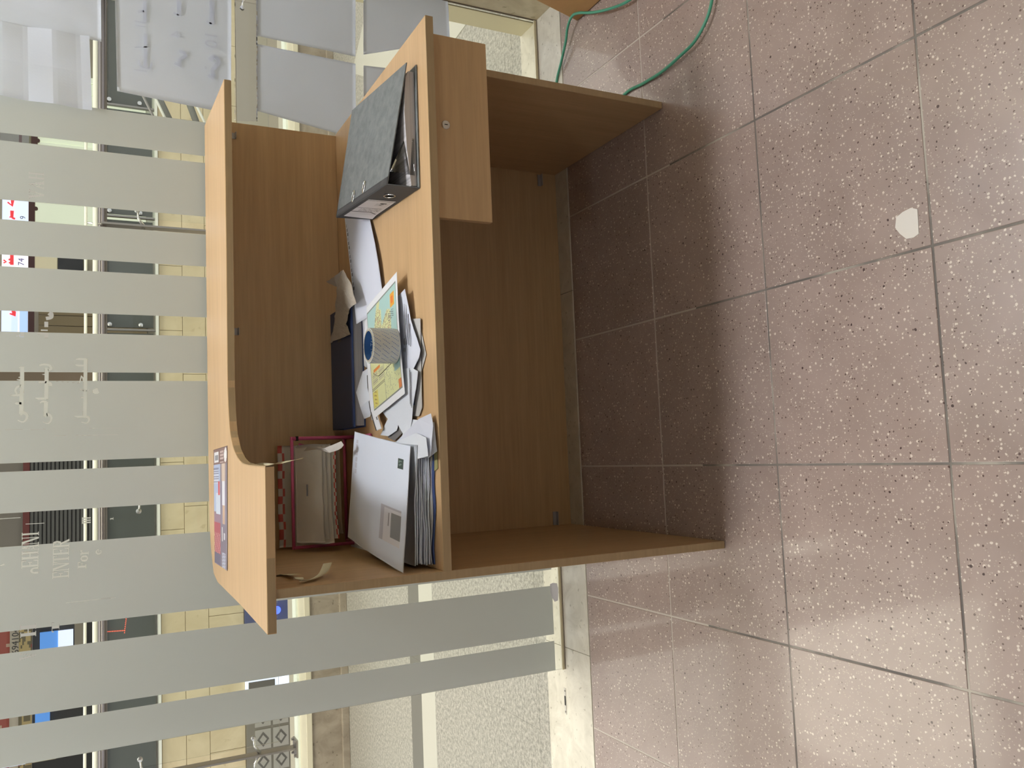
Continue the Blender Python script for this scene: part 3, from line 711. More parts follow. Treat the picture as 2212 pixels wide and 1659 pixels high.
tube('lever_arch', catmull([bLF+Vector((.02, .14, .004)), bLF+Vector((.022, .14, .035)), bLF+Vector((.05, .14, .045)), bLF+Vector((.075, .14, .018))], 6), .002, CHROME, bd, 8)
# two ringed slots on the cover, one finger ring on the spine
nt = (tRF-tLF).cross(tLB-tLF).normalized(); ex = (tRF-tLF).normalized(); ey = nt.cross(ex)
def ring(name, c, a, b, ra, rb, r, m, n=28):
    P = [c+a*math.cos(2*math.pi*k/n)*ra+b*math.sin(2*math.pi*k/n)*rb for k in range(n+1)]; return tube(name, P, r, m, bd, 6)
for px_ in ((764, 424), (787, 404)):
    zz = .810; c = at(*px_, Z=zz); 
    for _ in range(12):   # slide onto the cover plane
        dist = (c-tLF).dot(nt); zz -= dist*.8; c = at(*px_, Z=zz)
    ring('slot_ring', c+nt*.0012, ex, ey, .0145, .0055, .0013, CHROME)
    h = lathe('slot_hole', [(.0005, 0), (.0052, 0)], BLACK, (0, 0, 0), 'Z', 20); h.data.transform(frame(c+nt*.0006, ex, ey) @ Matrix.Diagonal((2.4, 1, 1, 1))); child(h, bd)
sx_ = (tLB-tLF).normalized(); su = (tLF-bLF).normalized(); sn = su.cross(sx_).normalized()
if sn.x > 0: sn = -sn
cc = bLF.lerp(tLF, .50)+(bLB-bLF)*.27+sn*.0030
cc = cc + ((tLF-bLF)*0)
ring('finger_ring', cc, sx_, su, .0135, .0125, .0013, CHROME)
h = lathe('finger_hole', [(.0005, 0), (.0125, 0)], BLACK, (0, 0, 0), 'Z', 24); h.data.transform(frame(cc-sn*.0003, sx_, su)); child(h, bd)
def labf(u, v):
    a = bLF.lerp(bLB, .40+.52*u); b = tLF.lerp(tLB, .40+.52*u); p = a.lerp(b, .08+.80*v); return p+sn*(.0029+.010*max(0, u-.85)*(1-v)*3)
def labcol(u, v):
    c = (.62, .60, .62)
    if .035 < u < .05: c = (.05, .05, .05)
    if .45 < u < .475 and v > .12+.4*(u-.45): c = (.03, .03, .03)
    if .66 < u < .70 and v > .30: c = (.04, .04, .04)
    if .68 < u < .80 and abs((u-.68)*2.2-(.32-v)) < .035: c = (.04, .04, .04)
    if .50 < u < .64 and .12 < v < .80 and int(u*64) % 2 == 0 and int(v*46+u*9) % 3 != 0: c = (.20, .20, .21)
    if .16 < u < .30 and .22 < v < .55: c = (.50, .49, .52)
    if .14 < u < .18 and .20 < v < .42: c = (.06, .06, .06)
    if .18 < u < .26 and abs(v-.30-(u-.18)*.6) < .03: c = (.10, .10, .10)
    return c
surf('spine_label', labf, 60, 26, PRINT, .0003, labcol, bd)

# ================================================================== PAPERS NEXT TO THE BINDER
def bent(u, v):   # u from right to left, v from front to back
    C = [at(799, 474, Z=.7455), at(829, 655, Z=.745), at(770, 700, Z=.776), at(744, 466, Z=.774)]
    p = bil(C, u, v); p.z += .010*math.sin(math.pi*v)*0-.006*math.sin(math.pi*v)+.004*math.sin(math.pi*u)*(1-v)
    p.y -= .020*math.sin(math.pi*u)*(1-v)
    return p
bp = surf('bent_sheet', bent, 24, 20, PAPER_B, .0004); tag(bp, 'white sheet curling up against the back panel beside the binder', 'paper')
for k in range(16):
    p = bent(.10+k*.042, .965); 
    box('printed_mark', p.x-.004, p.x+.004, p.y-.001-.003*(k % 3), p.y+.001, p.z+.0006, p.z+.0011, INK_GREY, bp)
# crumpled kraft paper
kp = [((705, 609), .812), ((722, 598), .815), ((741, 583), .800), ((757, 610), .792), ((770, 655), .787), ((755, 668), .784), ((748, 700), .780), ((757, 722), .776), ((745, 728), .775), ((720, 737), .774), ((714, 742), .775), ((722, 700), .776), ((726, 655), .782), ((728, 620), .800)]
K = [at(*p, Z=z) for p, z in kp]
bm = bmesh.new(); vv = [bm.verts.new(p) for p in K]
for a, b, c in [(0, 1, 13), (1, 2, 13), (2, 3, 13), (3, 4, 13), (4, 5, 13), (13, 5, 12), (5, 6, 12), (6, 11, 12), (6, 7, 11), (7, 8, 11), (8, 9, 11), (9, 10, 11)]: bm.faces.new((vv[a], vv[b], vv[c]))
for _ in range(3): bmesh.ops.subdivide_edges(bm, edges=bm.edges[:], cuts=1, use_grid_fill=True)
for v in bm.verts: v.co.z += .003*noise.noise(v.co*45)+.0015*noise.noise(v.co*110)
r = bmesh.ops.extrude_face_region(bm, geom=bm.faces[:]); bmesh.ops.translate(bm, verts=[g for g in r['geom'] if isinstance(g, bmesh.types.BMVert)], vec=(0, 0, .0008))
tag(bm_obj('crumpled_paper', bm, NAPKIN), 'crumpled grey kraft paper lying over the end of the blue ledger', 'paper')

# ================================================================== BLUE LEDGER
lg = empty('ledger', (.30, -.04, .738)); tag(lg, 'dark blue hardbound ledger lying against the back panel', 'book')
X0, X1, Y0, Y1 = .134, .462, -.146, .060
box('cover', X0, X1, Y0, Y1, .7680, .7705, BLUE_COVER, lg, .0006); box('cover', X0, X1, Y0, Y1, .7385, .7410, BLUE_EDGE, lg, .0006)
box('page_block', X0+.004, X1-.004, Y0+.004, Y1-.006, .7412, .7678, PAGES_B, lg, .0008)
box('cover_edge', X0, X1, Y0-.0010, Y0+.010, .7660, .7708, BLUE_EDGE, lg, .0005)
box('spine', X0, X1, Y1-.002, Y1+.002, .7385, .7705, BLUE_COVER, lg, .0006)
box('cover_label', .372, .400, -.045, -.010, .7706, .7708, mat('dark_label', (.07, .06, .06), .5), lg)

# ================================================================== LOOSE SHEETS, MAP, TAPE ROLL
S('loose_sheet', [(905, 690, .7400), (921, 766, .7395), (912, 800, .7395), (860, 800, .7395), (860, 690, .7395)], 'grey lowest sheet with a pointed corner near the worktop front edge', GREYPAPER, .0008, 1)
S('loose_sheet', [(908, 688, .7435), (909, 740, .7425), (912, 880, .7420), (905, 899, .7415), (840, 900, .7412), (840, 690, .7415)], 'long grey folded sheet along the front of the paper pile', GREYPAPER, .0010, 2)
def brochf(u, v):
    C = [at(896, 838, Z=.7455), at(896, 890, Z=.7445), at(860, 890, Z=.7445), at(860, 838, Z=.745)]; return bil(C, v, u)
tag(surf('blue_brochure', brochf, 14, 14, PRINT, .0004, lambda u, v: (.08, .15, .36) if v < .72 and not (.2 < u < .3 and .3 < v < .6) else (.58, .55, .48)), 'blue brochure corner peeking out under the white sheets', 'brochure')
t1 = S('text_sheet', [(874, 624, .7575), (881, 655, .7530), (887, 690, .7505), (897, 720, .7500), (908, 756, .7500), (906, 772, .7495), (895, 796, .7485), (850, 800, .748), (840, 660, .750)], 'white printed sheet sticking out right of the map', PAPER_B, .002, 3)
for k, (a, b, l) in enumerate([(873, 690, .10), (877, 700, .09), (881, 712, .07), (884, 724, .05)]):
    p = at(a, b, Z=.7535); box('text_line', p.x-l*.5, p.x+l*.5, p.y-.0014, p.y+.0014, p.z-.002, p.z-.0012, INK_GREY, t1)
for a, b, r_ in ((873, 738, .008), (872, 756, .005)):
    p = at(a, b, Z=.7545); lathe('seal_print', [(.0003, -.0018), (r_, -.0018), (r_, -.0012), (.0003, -.0012)], INK_GREY, tuple(p), 'Z', 16, t1)
t2 = S('text_sheet', [(890, 795, .7515), (903, 802, .7510), (899, 840, .7505), (892, 880, .7500), (887, 930, .7495), (884, 962, .750), (866, 930, .7500), (852, 900, .7520), (812, 880, .752), (812, 800, .752)], 'white printed sheet below the map, reaching towards the envelopes', PAPER, .002, 4)
for k in range(6):
    p = at(884+k*1.6-(k//3)*4, 815+(k//3)*38+(k % 3)*4, Z=.7535); box('text_line', p.x-.020, p.x+.020, p.y-.001, p.y+.001, p.z-.001, p.z-.0004, INK_GREY, t2)
S('loose_sheet', [(783, 803, .7600), (769, 848, .7720), (778, 880, .768), (786, 905, .756), (800, 900, .7515), (815, 850, .7515), (805, 790, .756)], 'white sheet with a lifted corner between the ledger and the map', PAPER, .002, 6)
S('loose_sheet', [(790, 640, .7480), (782, 680, .7520), (784, 715, .754), (786, 790, .754), (800, 800, .752), (830, 700, .750)], 'white sheet edge between the map and the blue ledger', PAPER, .001, 7)
def stripf(u, v):
    P = catmull([at(792, 770, Z=.7575), at(793, 825, Z=.7590), at(798, 880, Z=.7600), at(812, 931, Z=.7620)], 8); i = u*(len(P)-1); k = min(int(i), len(P)-2)
    p = P[k].lerp(P[k+1], i-k); return p+Vector((.004, -.034-.005*u, -.002))*v
strip = surf('curved_sheet', stripf, 26, 6, PRINT, .0004, lambda u, v: (.03, .03, .03) if v < .13 else ((.10, .10, .10) if (.80 < u < .93 and .5 < v < .9 and int(u*90+v*14) % 3 == 0) or (.28 < u < .42 and .3 < v < .55 and int(u*60) % 2) else (.74, .75, .79)))
tag(strip, 'curved paper strip with a black edge left of the map', 'paper')
S('torn_sheet', [(862, 905, .7480), (858, 930, .748), (840, 942, .749), (822, 940, .748), (838, 905, .750), (820, 880, .751), (850, 885, .751)], 'torn white scrap between the map and the pink rack', PAPER, .003, 9)
S('grey_card_piece', [(868, 905, .7450), (880, 925, .7445), (852, 952, .7440), (838, 945, .744), (850, 915, .7455)], 'dark grey scrap of card under the torn white sheet', mat('dark_card', (.20, .19, .19), .7), .001, 10)
# the map
MC = [at(805, 908, Z=.7575), at(877, 850, Z=.7565), at(859, 587, Z=.7600), at(787, 671, Z=.7580)]   # near-left.. order: left-back? see below
mw = {}
def mapf(u, v):   # u: photo bottom -> top (towards the right), v: towards the camera
    p = bil([MC[0], MC[3], MC[2], MC[1]], u, v); p.z += .0022+.0030*math.sin(math.pi*u)*(.5+.5*v); return p
def mapcol(u, v):
    if u < .06 or u > .94 or v < .10 or v > .955: return (.78, .80, .84)
    x, y = (u-.06)/.88, (v-.10)/.855
    land = (.64, .66, .36); sea = (.40, .60, .58)
    if x < .012 or x > .988 or y < .014 or y > .986: return (.22, .24, .22)
    c = land
    coast = .53+.10*math.sin(y*5)+.05*math.sin(y*17+1)
    if x > .93-.10*abs(y-.35)*3 or (y > .80 and x > .20): c = sea
    if x > .58 and y < .26+(x-.58)*.5: c = sea if y < .13+(x-.58)*.55 else land
    if x > .72 and .50 < y < .82 and y < .50+(x-.72)*1.7: c = sea
    if .50 < x < .92 and c == land:
        t = noise.noise(Vector((x*26, y*26, 2))); t2 = noise.noise(Vector((x*19, y*19, 8)))
        if abs(t) < .06: c = (.25, .24, .16)
        elif abs(t2) < .05: c = (.48, .34, .22)
    if c == land and y > .45 and x < .5 and abs(noise.noise(Vector((x*14, y*14, 5)))) < .025: c = (.36, .38, .26)
    if .80 < x < .93 and .80 < y < .93: c = (.78, .40, .06) if not (.83 < x < .90 and .83 < y < .90) else (.75, .20, .05)
    if .70 < x < .78 and .72 < y < .90 and int(x*150+y*40) % 3 == 0: c = (.12, .14, .16)
    if x < .40 and y < .46 and x > .16:
        if .355 < x < .385 and .10 < y < .34: c = (.70, .25, .06)
        elif .24 < x < .345 and .05 < y < .44 and int(x*100) % 2 == 0 and abs(y-.25) > .02: c = (.40, .38, .28)
        elif .205 < x < .213 or .188 < x < .195: c = (.20, .20, .14)
    if x < .175 and y < .20 and x > .02: c = (.66, .60, .16) if not (.06 < y < .14 and int(x*80+y*20) % 3 == 0) else (.34, .24, .08)
    if abs(y-.46) < .006 and x < .42: c = (.34, .36, .24)
    if x < .10 and y > .90: c = (.62, .22, .08)
    return c
tag(surf('road_map', mapf, 150, 90, PRINT, .0004, mapcol), 'printed road map with green land and pale blue sea under the tape roll', 'map')
# roll of tape standing on the map
tc = Vector((.303, -.470, .7650)); R0, R1, TH = .0395, .0350, .061
tr = empty('tape_roll', tc); tag(tr, 'roll of grey printed adhesive tape standing on the map', 'tape roll')
lathe('tape_body', [(R1, 0), (R0, 0), (R0+.0003, .001), (R0+.0003, TH-.001), (R0, TH), (R1, TH), (R1, 0)], TAPE, tc, 'Z', 48, tr)
lathe('core', [(R1-.0018, .0005), (R1+.0002, .0005), (R1+.0002, TH+.0004), (R1-.0018, TH+.0004), (R1-.0018, .0005)], CORE, tc, 'Z', 48, tr)
lathe('core_rim', [(R1-.0022, TH+.0004), (R1+.0008, TH+.0004), (R1+.0008, TH+.0012), (R1-.0022, TH+.0012), (R1-.0022, TH+.0004)], CARD, tc, 'Z', 40, tr)
for row in range(22):                                             # slanting lines of blue lettering round the roll
    a0 = row*math.radians(360/22)
    bm = bmesh.new()
    for band in range(3):
        for s_ in range(5):
            z0 = .004+band*.0205+s_*.0034; da = s_*.062+band*.13
            aa = a0+da; wz = .0031; wa_ = .040 if s_ != 2 else .050
            vs = [bm.verts.new((tc.x+(R0+.0006)*math.cos(aa+wa_*k), tc.y+(R0+.0006)*math.sin(aa+wa_*k), tc.z+z0+wz*h)) for k, h in ((0, 0), (1, .45), (1, 1.0), (0, .55))]
            bm.faces.new(vs)
    child(bm_obj('tape_lettering', bm, TAPE_PRINT), tr)
for i_, ch in enumerate('ION TAPE'):
    if ch == ' ': continue
    a = math.radians(128-i_*12.5); rr = R1-.0022
    p = Vector((tc.x+rr*math.cos(a), tc.y+rr*math.sin(a), tc.z+.038)); tx_ = Vector((math.sin(a), -math.cos(a), 0))
    text_mesh(ch, .0125, mat('core_print', (.45, .58, .72), .6) if i_ == 0 else bpy.data.materials['core_print'], 'core_lettering', frame(p, tx_, (0, 0, 1)), tr, .00005, 'CENTER')
# black hair-like thread beside the roll
tag(tube('thread', catmull([at(848, 782, Z=.7625), at(835, 795, Z=.7625), at(822, 808, Z=.7625), at(815, 812, Z=.7625), at(806, 806, Z=.7622)], 6), .0005, INK, None, 6), 'thin dark thread lying on the map beside the tape roll', 'thread')

# ================================================================== PINK RACK AND OLD PAPERS
rk = empty('document_rack', (-.04, -.05, .738)); tag(rk, 'pink wire-framed document rack at the left end of the worktop', 'document rack')
yR = -.045; xl, xr, zb, zt = -.172, .111, .7435, .9085
def loop(y, zt_, nm):
    tube(nm, [(xl, y, zb), (xl, y, zt_)], .0043, PINK, rk); tube(nm, [(xr, y, zb), (xr, y, zt_)], .0050, PINK, rk); tube(nm, [(xl-.004, y, zt_), (xr+.005, y, zt_)], .0043, PINK, rk)
loop(yR, zt, 'rack_bar')
for x in (xl, xr): tube('base_bar', [(x, .045, zb), (x, -.20, zb)], .0043, PINK, rk)
tube('base_bar', [(xl, -.20, zb), (xr, -.20, zb)], .0043, PINK, rk); tube('base_bar', [(xl, .045, zb), (xr, .045, zb)], .0043, PINK, rk)
def flapf(u, v):
    P = catmull([(xr-.012, -.055, .893), (xr-.020, -.075, .868), (xr-.026, -.090, .838), (xr-.040, -.10, .815)], 6); i = u*(len(P)-1); k = min(int(i), len(P)-2)
    return P[k].lerp(P[k+1], i-k)+Vector((-.026, -.004, .004))*v*math.sin(math.pi*min(1, u*1.1+.05))
surf('rack_divider', flapf, 16, 5, PINK, .002, parent=rk)
box('corner_sleeve', xr-.006, xr+.006, yR-.006, yR+.006, zt-.016, zt-.010, BLACK, rk)
def checks(u, v):
    if v > .90:
        return (.62, .07, .06) if (int(u*16)+int((v-.90)*20)) % 2 else (.72, .68, .64)
    return (.62, .58, .52)
def leaning(name, x0, x1, yt, zt_, yb, zb_, bow, m, color=None, seed=0, nu=40, nv=22, flop=0):
    def f(u, v):   # v: 0 top, 1 bottom
        y = lerp(yt, yb, v)-bow*math.sin(math.pi*v); z = lerp(zt_, zb_, v)+.003*noise.noise(Vector((u*4, seed, v)))
        if v > .8: z = z
        return (lerp(x0, x1, u)+.006*noise.noise(Vector((v*2, seed, 1))), y+.004*noise.noise(Vector((u*3, v*3, seed)))-flop*u*v, z+.01*math.sin(math.pi*u)*(v > .9)*(v-.9)*10*.3)
    return surf(name, f, nu, nv, m, .0006, color)
grp = 'old papers leaning in the pink rack'
o = leaning('check_edged_sheet', -.176, .095, .035, .930, .03, .80, .0, PRINT, lambda u, v: ((.58, .10, .08) if (int(u*12)+int(v*12)) % 2 else (.66, .62, .58)) if v < .12 else (.62, .58, .52), 31); tag(o, 'sheet with red and white checked border standing behind the pink rack bar', 'paper', grp)
vb = [(698, -.158, .090), (707, -.150, .094), (716, -.163, .092), (727, -.152, .088), (737, -.140, .093)]
def rack_sheet(k, name, m, color, label, cat='paper'):
    v_, x0, x1 = vb[k]; yb = -.118+.0012*k; zb_ = at(v_, 1080, Y=yb).z
    yt, zt_ = -.052+.0045*k, .902-.004*k
    def f(u, v):     # v: 0 top edge, 1 lower edge, curling under towards its end
        y = lerp(yt, yb, v)-.013*math.sin(math.pi*min(1, v*1.02)); z = lerp(zt_, zb_, v)
        side = .022*max(0, .30-u)/.30*v                         # lower left corner droops backwards
        return (lerp(x0, x1, u)+.004*noise.noise(Vector((v*2, k*7.7, 1))), y+.0035*noise.noise(Vector((u*3, v*2, k*5.1)))+side*.5, z+.0025*noise.noise(Vector((u*4, k*3.3, 0)))*v-side*.35)
    o = surf(name, f, 48, 30, m, .0007, color); tag(o, label, cat, grp); return o
o = rack_sheet(0, 'old_sheet', PAPER_OLD, None, 'yellowed front sheet with a pencil note leaning in the pink rack')
p = at(662, 1058, Y=-.088); child(box('pencil_note', p.x-.016, p.x+.014, p.y-.010, p.y-.0094, p.z-.0015, p.z+.0025, INK_GREY), o)
rack_sheet(1, 'old_sheet', PAPER_OLD, None, 'second sheet in the pink rack, just below the one with the pencil note')
o = rack_sheet(2, 'old_sheet', PRINT, lambda u, v: (.10, .10, .11) if (.955 < v < .975 and .25 < u < .78 and int(u*34) % 3) else (.72, .69, .65), 'sheet with a row of black writing along its lower edge in the rack')
rack_sheet(3, 'check_bordered_envelope', PRINT, lambda u, v: ((.62, .07, .06) if (int(u*20)+int((v-.93)*28.6)) % 2 else (.72, .68, .64)) if v > .93 else (.74, .71, .66), 'envelope with red checked lower border in the pink rack', 'envelope')
rack_sheet(4, 'old_folder', mat('brown_folder', (.30, .23, .17), .7), None, 'brown folder lowest in the pink rack, under the red checked border', 'folder')
S('crumpled_scrap', [(663, 965, .893), (655, 975, .893), (700, 968, .872), (728, 957, .852), (738, 953, .846), (743, 961, .842), (738, 968, .844), (728, 973, .850), (712, 978, .862)], 'crumpled white paper scrap at the right end of the pink rack', PAPER_OLD, .006, 44)
tag(box('navy_folder', -.165, .090, -.285, -.205, .7388, .7460, NAVY, None, .001), 'dark navy folder lying between the pink rack and the envelopes', 'folder')

# ================================================================== ENVELOPE PILE
eTR, eFR, eFL, eBL = at(766, 932, Z=.806), at(887, 963, Z=.7785), at(871, 1238, Z=.8165), at(751, 1160, Z=.803)
def envf(u, v):    # u: left->right, v: front->back
    p = bil([eFL, eFR, eTR, eBL], u, v); p.z += .004*math.sin(math.pi*v)+.0015*noise.noise(Vector((u*4, v*4, 3))); return p
def envcol(u, v):
    c = (.70, .76, .89)
    if .17 < u < .46 and .07 < v < .38:
        c = (.70, .70, .76)
        if .22 < u < .42 and .075 < v < .22: c = (.27, .28, .30)
        if v > .335 or u > .44: c = (.50, .50, .58)
        if .30 < u < .41 and .245 < v < .26: c = (.25, .25, .28)
    if .795 < u < .875 and .09 < v < .175: c = (.05, .075, .07) if not (.815 < u < .86 and .11 < v < .155 and int(u*260+v*180) % 3 == 0) else (.22, .30, .26)
    if .62 < u < .93 and .885 < v < .94 and int(v*130) % 2 and int(u*90) % 5: c = (.58, .59, .68)
    return c
tag(surf('window_envelope', envf, 120, 70, PRINT, .0006, envcol), 'large white window envelope with dark stamp on top of the pile', 'envelope')
eg = 'white envelopes and sheets in the pile'
lay = [  # (z front-left, z front-right, front y left, front y right, x left, x right, back y, z back, label)
 (.7420, .7415, -.612, -.628, -.174, .060, -.30, .744, BLUE_EDGE, 'blue folder at the very bottom of the envelope pile', 'folder'),
 (.7455, .7440, -.606, -.620, -.175, .050, -.29, .748, PAPER_OLD, 'yellowish sheet second from the bottom of the envelope pile', 'paper'),
 (.7505, .7490, -.604, -.614, -.174, .056, -.28, .753, PAPER, None, 'paper'),
 (.7550, .7530, -.598, -.606, -.176, .066, -.27, .757, PAPER, None, 'paper'),
 (.7590, .7560, -.596, -.604, -.174, .062, -.27, .761, PAPER_B, None, 'paper'),
 (.7630, .7600, -.592, -.600, -.174, .070, -.27, .767, PAPER, None, 'paper'),
 (.7670, .7640, -.590, -.600, -.172, .066, -.27, .773, PAPER_B, None, 'paper'),
 (.7710, .7680, -.586, -.598, -.175, .072, -.27, .779, PAPER, None, 'paper'),
 (.7755, .7715, -.584, -.602, -.177, .076, -.27, .786, PAPER, None, 'paper')]
ORD = ['', ''] + ['white sheet %s from the bottom of the envelope pile' % t for t in ('third', 'fourth', 'fifth', 'sixth', 'seventh', 'eighth')]+['white sheet just beneath the big window envelope']
for k, (zl, zr, yl, yr_, xl_, xr_, yb, zb_, m, lab, cat) in enumerate(lay):
    c = [Vector((xl_, yl, zl)), Vector((xr_, yr_, zr)), Vector((xr_+.02, yb, zb_)), Vector((xl_+.01, yb+.01, zb_))]
    def f(u, v, c=c, k=k):
        p = bil(c, u, v); e = .0010*noise.noise(Vector((u*5, k*1.1, v*2))); p.z += e*(1 if k > 0 else .3); p.y += .010*noise.noise(Vector((u*3+k*5, 0, k)))*(1-v); return p
    o = surf('envelope' if lab is None else 'pile_sheet', f, 30, 8, m, .0031 if k > 1 else .0020); tag(o, lab or ORD[k], cat, eg if lab is None else None)
# sheets fanned out to the right of the pile
fan = [([(884, 905, .7465), (938, 912, .7420), (944, 975, .7430), (925, 990, .757), (880, 985, .7600), (862, 960, .7600)], 'white sheet corner pointing right at the front of the pile', PAPER),
       ([(858, 952, .7600), (905, 905, .7560), (931, 893, .7480), (936, 920, .7480), (930, 985, .758), (880, 990, .762)], 'folded white sheet with a dark crease fanning out of the pile', PAPER_B),
       ([(845, 958, .7690), (900, 935, .7640), (920, 945, .7620), (925, 985, .764), (890, 995, .770), (850, 985, .772)], 'upper white sheet fanning out right of the envelope', PAPER)]
for k, (pp, lab, m) in enumerate(fan): S('fanned_sheet', pp, lab, m, .0012, 20+k)
S('olive_card', [(925, 968, .7420), (944, 975, .7395), (946, 1012, .7392), (938, 1018, .740), (925, 1005, .743)], 'small olive card sticking out at the front of the pile', OLIVE, .0005, 30)
S('under_sheet', [(752, 1196, .7470), (757, 1205, .7465), (765, 1216, .7460), (840, 1224, .7450), (870, 1224, .744), (860, 1180, .746), (770, 1150, .748)], 'white sheet on the worktop under the left side of the big envelope', PAPER, .0015, 31)

# ================================================================== FLOOR THINGS
cab1 = [at(1203, 172, Z=.006), at(1212, 135, Z=.012), at(1222, 90, Z=.020), at(1226, 60, Z=.028), at(1235, 36, Z=.034), at(1250, 28, Z=.036), at(1280, 27, Z=.034), at(1320, 18, Z=.028), at(1360, 0, Z=.022), at(1400, -40, Z=.012), at(1460, -80, Z=.006)]
start = [Vector((1.02, .05, .0055)), Vector((1.12, .06, .0055)), Vector((1.20, .050, .0055))]
tag(tube('green_cable', catmull(start+cab1, 6), .0042, GREEN_CABLE, None, 10), 'green cable rising from behind the desk past the wooden board', 'cable')
cab2 = [Vector((1.00, -.10, .0045)), Vector((1.03, -.22, .0045)), at(1350, 203, Z=.0045), at(1390, 180, Z=.006), at(1430, 155, Z=.010), at(1470, 120, Z=.014), at(1500, 90, Z=.016), at(1525, 45, Z=.016), at(1538, 0, Z=.014), at(1545, -60, Z=.008)]
tag(tube('green_cable', catmull(cab2, 6), .0042, GREEN_CABLE, None, 10), 'green cable curving over the floor tiles from under the desk', 'cable')
# board leaning on the marble wall
lb = [Vector((1.414, -1.0, .0005)), Vector((1.414, -.109, .0005)), Vector((1.530, -.109, .455)), Vector((1.530, -1.0, .455))]
tag(slab('leaning_board', lb, .012, ORANGE_WOOD, None, .001), 'orange wooden board leaning against the marble wall at the frame corner', 'board')
# plaster patch on a tile
pp = [(1934, 492), (1936, 470), (1950, 458), (1968, 449), (1982, 452), (1984, 480), (1985, 505), (1974, 513), (1958, 516), (1944, 505)]
pv = [at(a, b, Z=.0003) for a, b in pp]
o = polysheet('plaster_patch', pv, PLASTER, .0006, None, 3, .0003, 3); tag(o, 'white irregular plaster patch on a floor tile', 'patch')
# floor bolt keeper in the sill
kb = empty('bolt_keeper', (-.758, .166, .0015)); tag(kb, 'small metal bolt plate set in the marble sill of the doorway', 'bolt plate')
box('plate', -.800, -.717, .157, .168, .0015, .0028, mat('keeper_metal', (.50, .48, .44), .35, .3), kb, .0006); box('slot', -.772, -.742, .1585, .1665, .0029, .0031, BLACK, kb)
for x in (-.792, -.726): lathe('screw', [(.0003, .0012), (.003, .0012), (.0034, .0002), (.0034, 0)], STEEL, (x, .1625, .0028), 'Z', 14, kb)

# ================================================================== NEAR BALUSTRADE
nb = empty('balustrade', (-1.6, 3.0, .25)); tag(nb, 'steel and glass balustrade on the brown kerb of the corridor', 'balustrade')
NY = 2.985
def post(x):
    bm = bmesh.new(); bx(bm, x-.006, x+.006, NY-.035, NY+.035, .262, 1.31, .001); p = bm_obj('post', bm, STEEL); child(p, nb)
    box('base_plate', x-.05, x+.05, NY-.05, NY+.05, .262, .272, STEEL, nb, .001)
    for dx, dy in ((-.04, -.035), (.04, -.035), (-.04, .035), (.04, .035)): lathe('bolt', [(.0005, .012), (.008, .012), (.009, .002), (.009, 0)], STEEL, (x+dx, NY+dy, .272), 'Z', 10, nb)
    for z in (.505, 1.115):
        for s_ in (-1, 1):
            tube('clamp_arm', [(x+s_*.006, NY, z-.03), (x+s_*.05, NY, z), (x+s_*.088, NY, z+.004)], [.011, .007, .007], CHROME, nb, 8)
            lathe('clamp_knob', [(.0005, -.014), (.012, -.012), (.015, 0), (.012, .012), (.0005, .014)], CHROME, (x+s_*.095, NY, z+.005), 'Y', 14, nb)
px_posts = [-3.0, -1.655, -.10, 1.45, 3.0]
for x in px_posts: post(x)
for a, b in zip(px_posts, px_posts[1:]): box('glass_pane', a+.05, b-.05, NY-.005, NY+.005, .36, 1.27, GLASS, nb)
tube('handrail', [(-4.1, NY, 1.348), (4.5, NY, 1.335)], .0135, RAILWHITE, nb, 12)  # white tube stands in for the highlight along the rail body
tube('handrail', [(-4.1, NY, 1.398), (4.5, NY, 1.383)], .008, RAILWHITE, nb, 12)
tube('rail_body', [(-4.1, NY+.03, 1.308), (4.5, NY+.03, 1.296)], .022, mat('mauve_steel', (.30, .27, .27), .3, 1.0), nb, 12)
for x in px_posts: tube('rail_stem', [(x, NY, 1.29), (x, NY, 1.395)], .006, CHROME, nb, 8)

# ================================================================== ACROSS THE ATRIUM
FY = 10.0
fa = struct(box('wall_atrium', -8, 10, FY+.03, FY+.3, -.56, .50, CREAM), 'cream stone fascia across the atrium')
k = 0
for r_, (z0, z1) in enumerate([(.198, .49), (-.10, .192), (-.56, -.106)]):
    x = -8+.3*r_
    while x < 9.6:
        box('stone_panel', x+.003, x+.897, FY, FY+.03, z0, z1, CREAM, fa, .002); x += .9
box('ledge', -8, 10, FY-.06, FY+.3, .50, .535, RAILWHITE, fa, .004)
fb = empty('balustrade', (0, FY+.1, .535)); tag(fb, 'tinted glass balustrade across the atrium above the cream stone', 'balustrade')
TINT = mat('dark_tinted_glass', (.085, .095, .085), .15)
fp = [-7.4+1.55*k for k in range(11)]
for a, b in zip(fp, fp[1:]):
    box('tinted_pane', a+.04, b-.04, FY+.10, FY+.115, .56, 1.16, TINT, fb)
for x in fp:
    box('post', x-.012, x+.012, FY+.03, FY+.09, .535, 1.20, STEEL, fb)
    for z in (.72, 1.10): lathe('clamp_knob', [(.0005, -.02), (.028, -.016), (.034, 0), (.028, .016), (.0005, .02)], CHROME, (x+.07, FY+.06, z), 'Y', 12, fb)
box('handrail', -7.6, 8.4, FY+.03, FY+.12, 1.15, 1.255, mat('grey_rail', (.26, .24, .24), .4, .6), fb, .01)
struct(box('floor_far_gallery', -8, 10, FY+.3, 13.6, .40, .45, GRANITE))
struct(box('floor_atrium', -8, 10, 3.3, FY, -3.6, -3.5, GRANITE))
struct(box('ceiling_far_gallery', -8, 10, FY-.2, 13.6, 3.3, 3.4, CEILING))
WALL_FAR = mat('beige_bulkhead', (.52, .47, .38), .8)
struct(box('wall_far', -8, 10, 13.3, 13.5, .45, 3.3, WALL_FAR), 'beige rear wall of the far gallery')
SY = 13.0
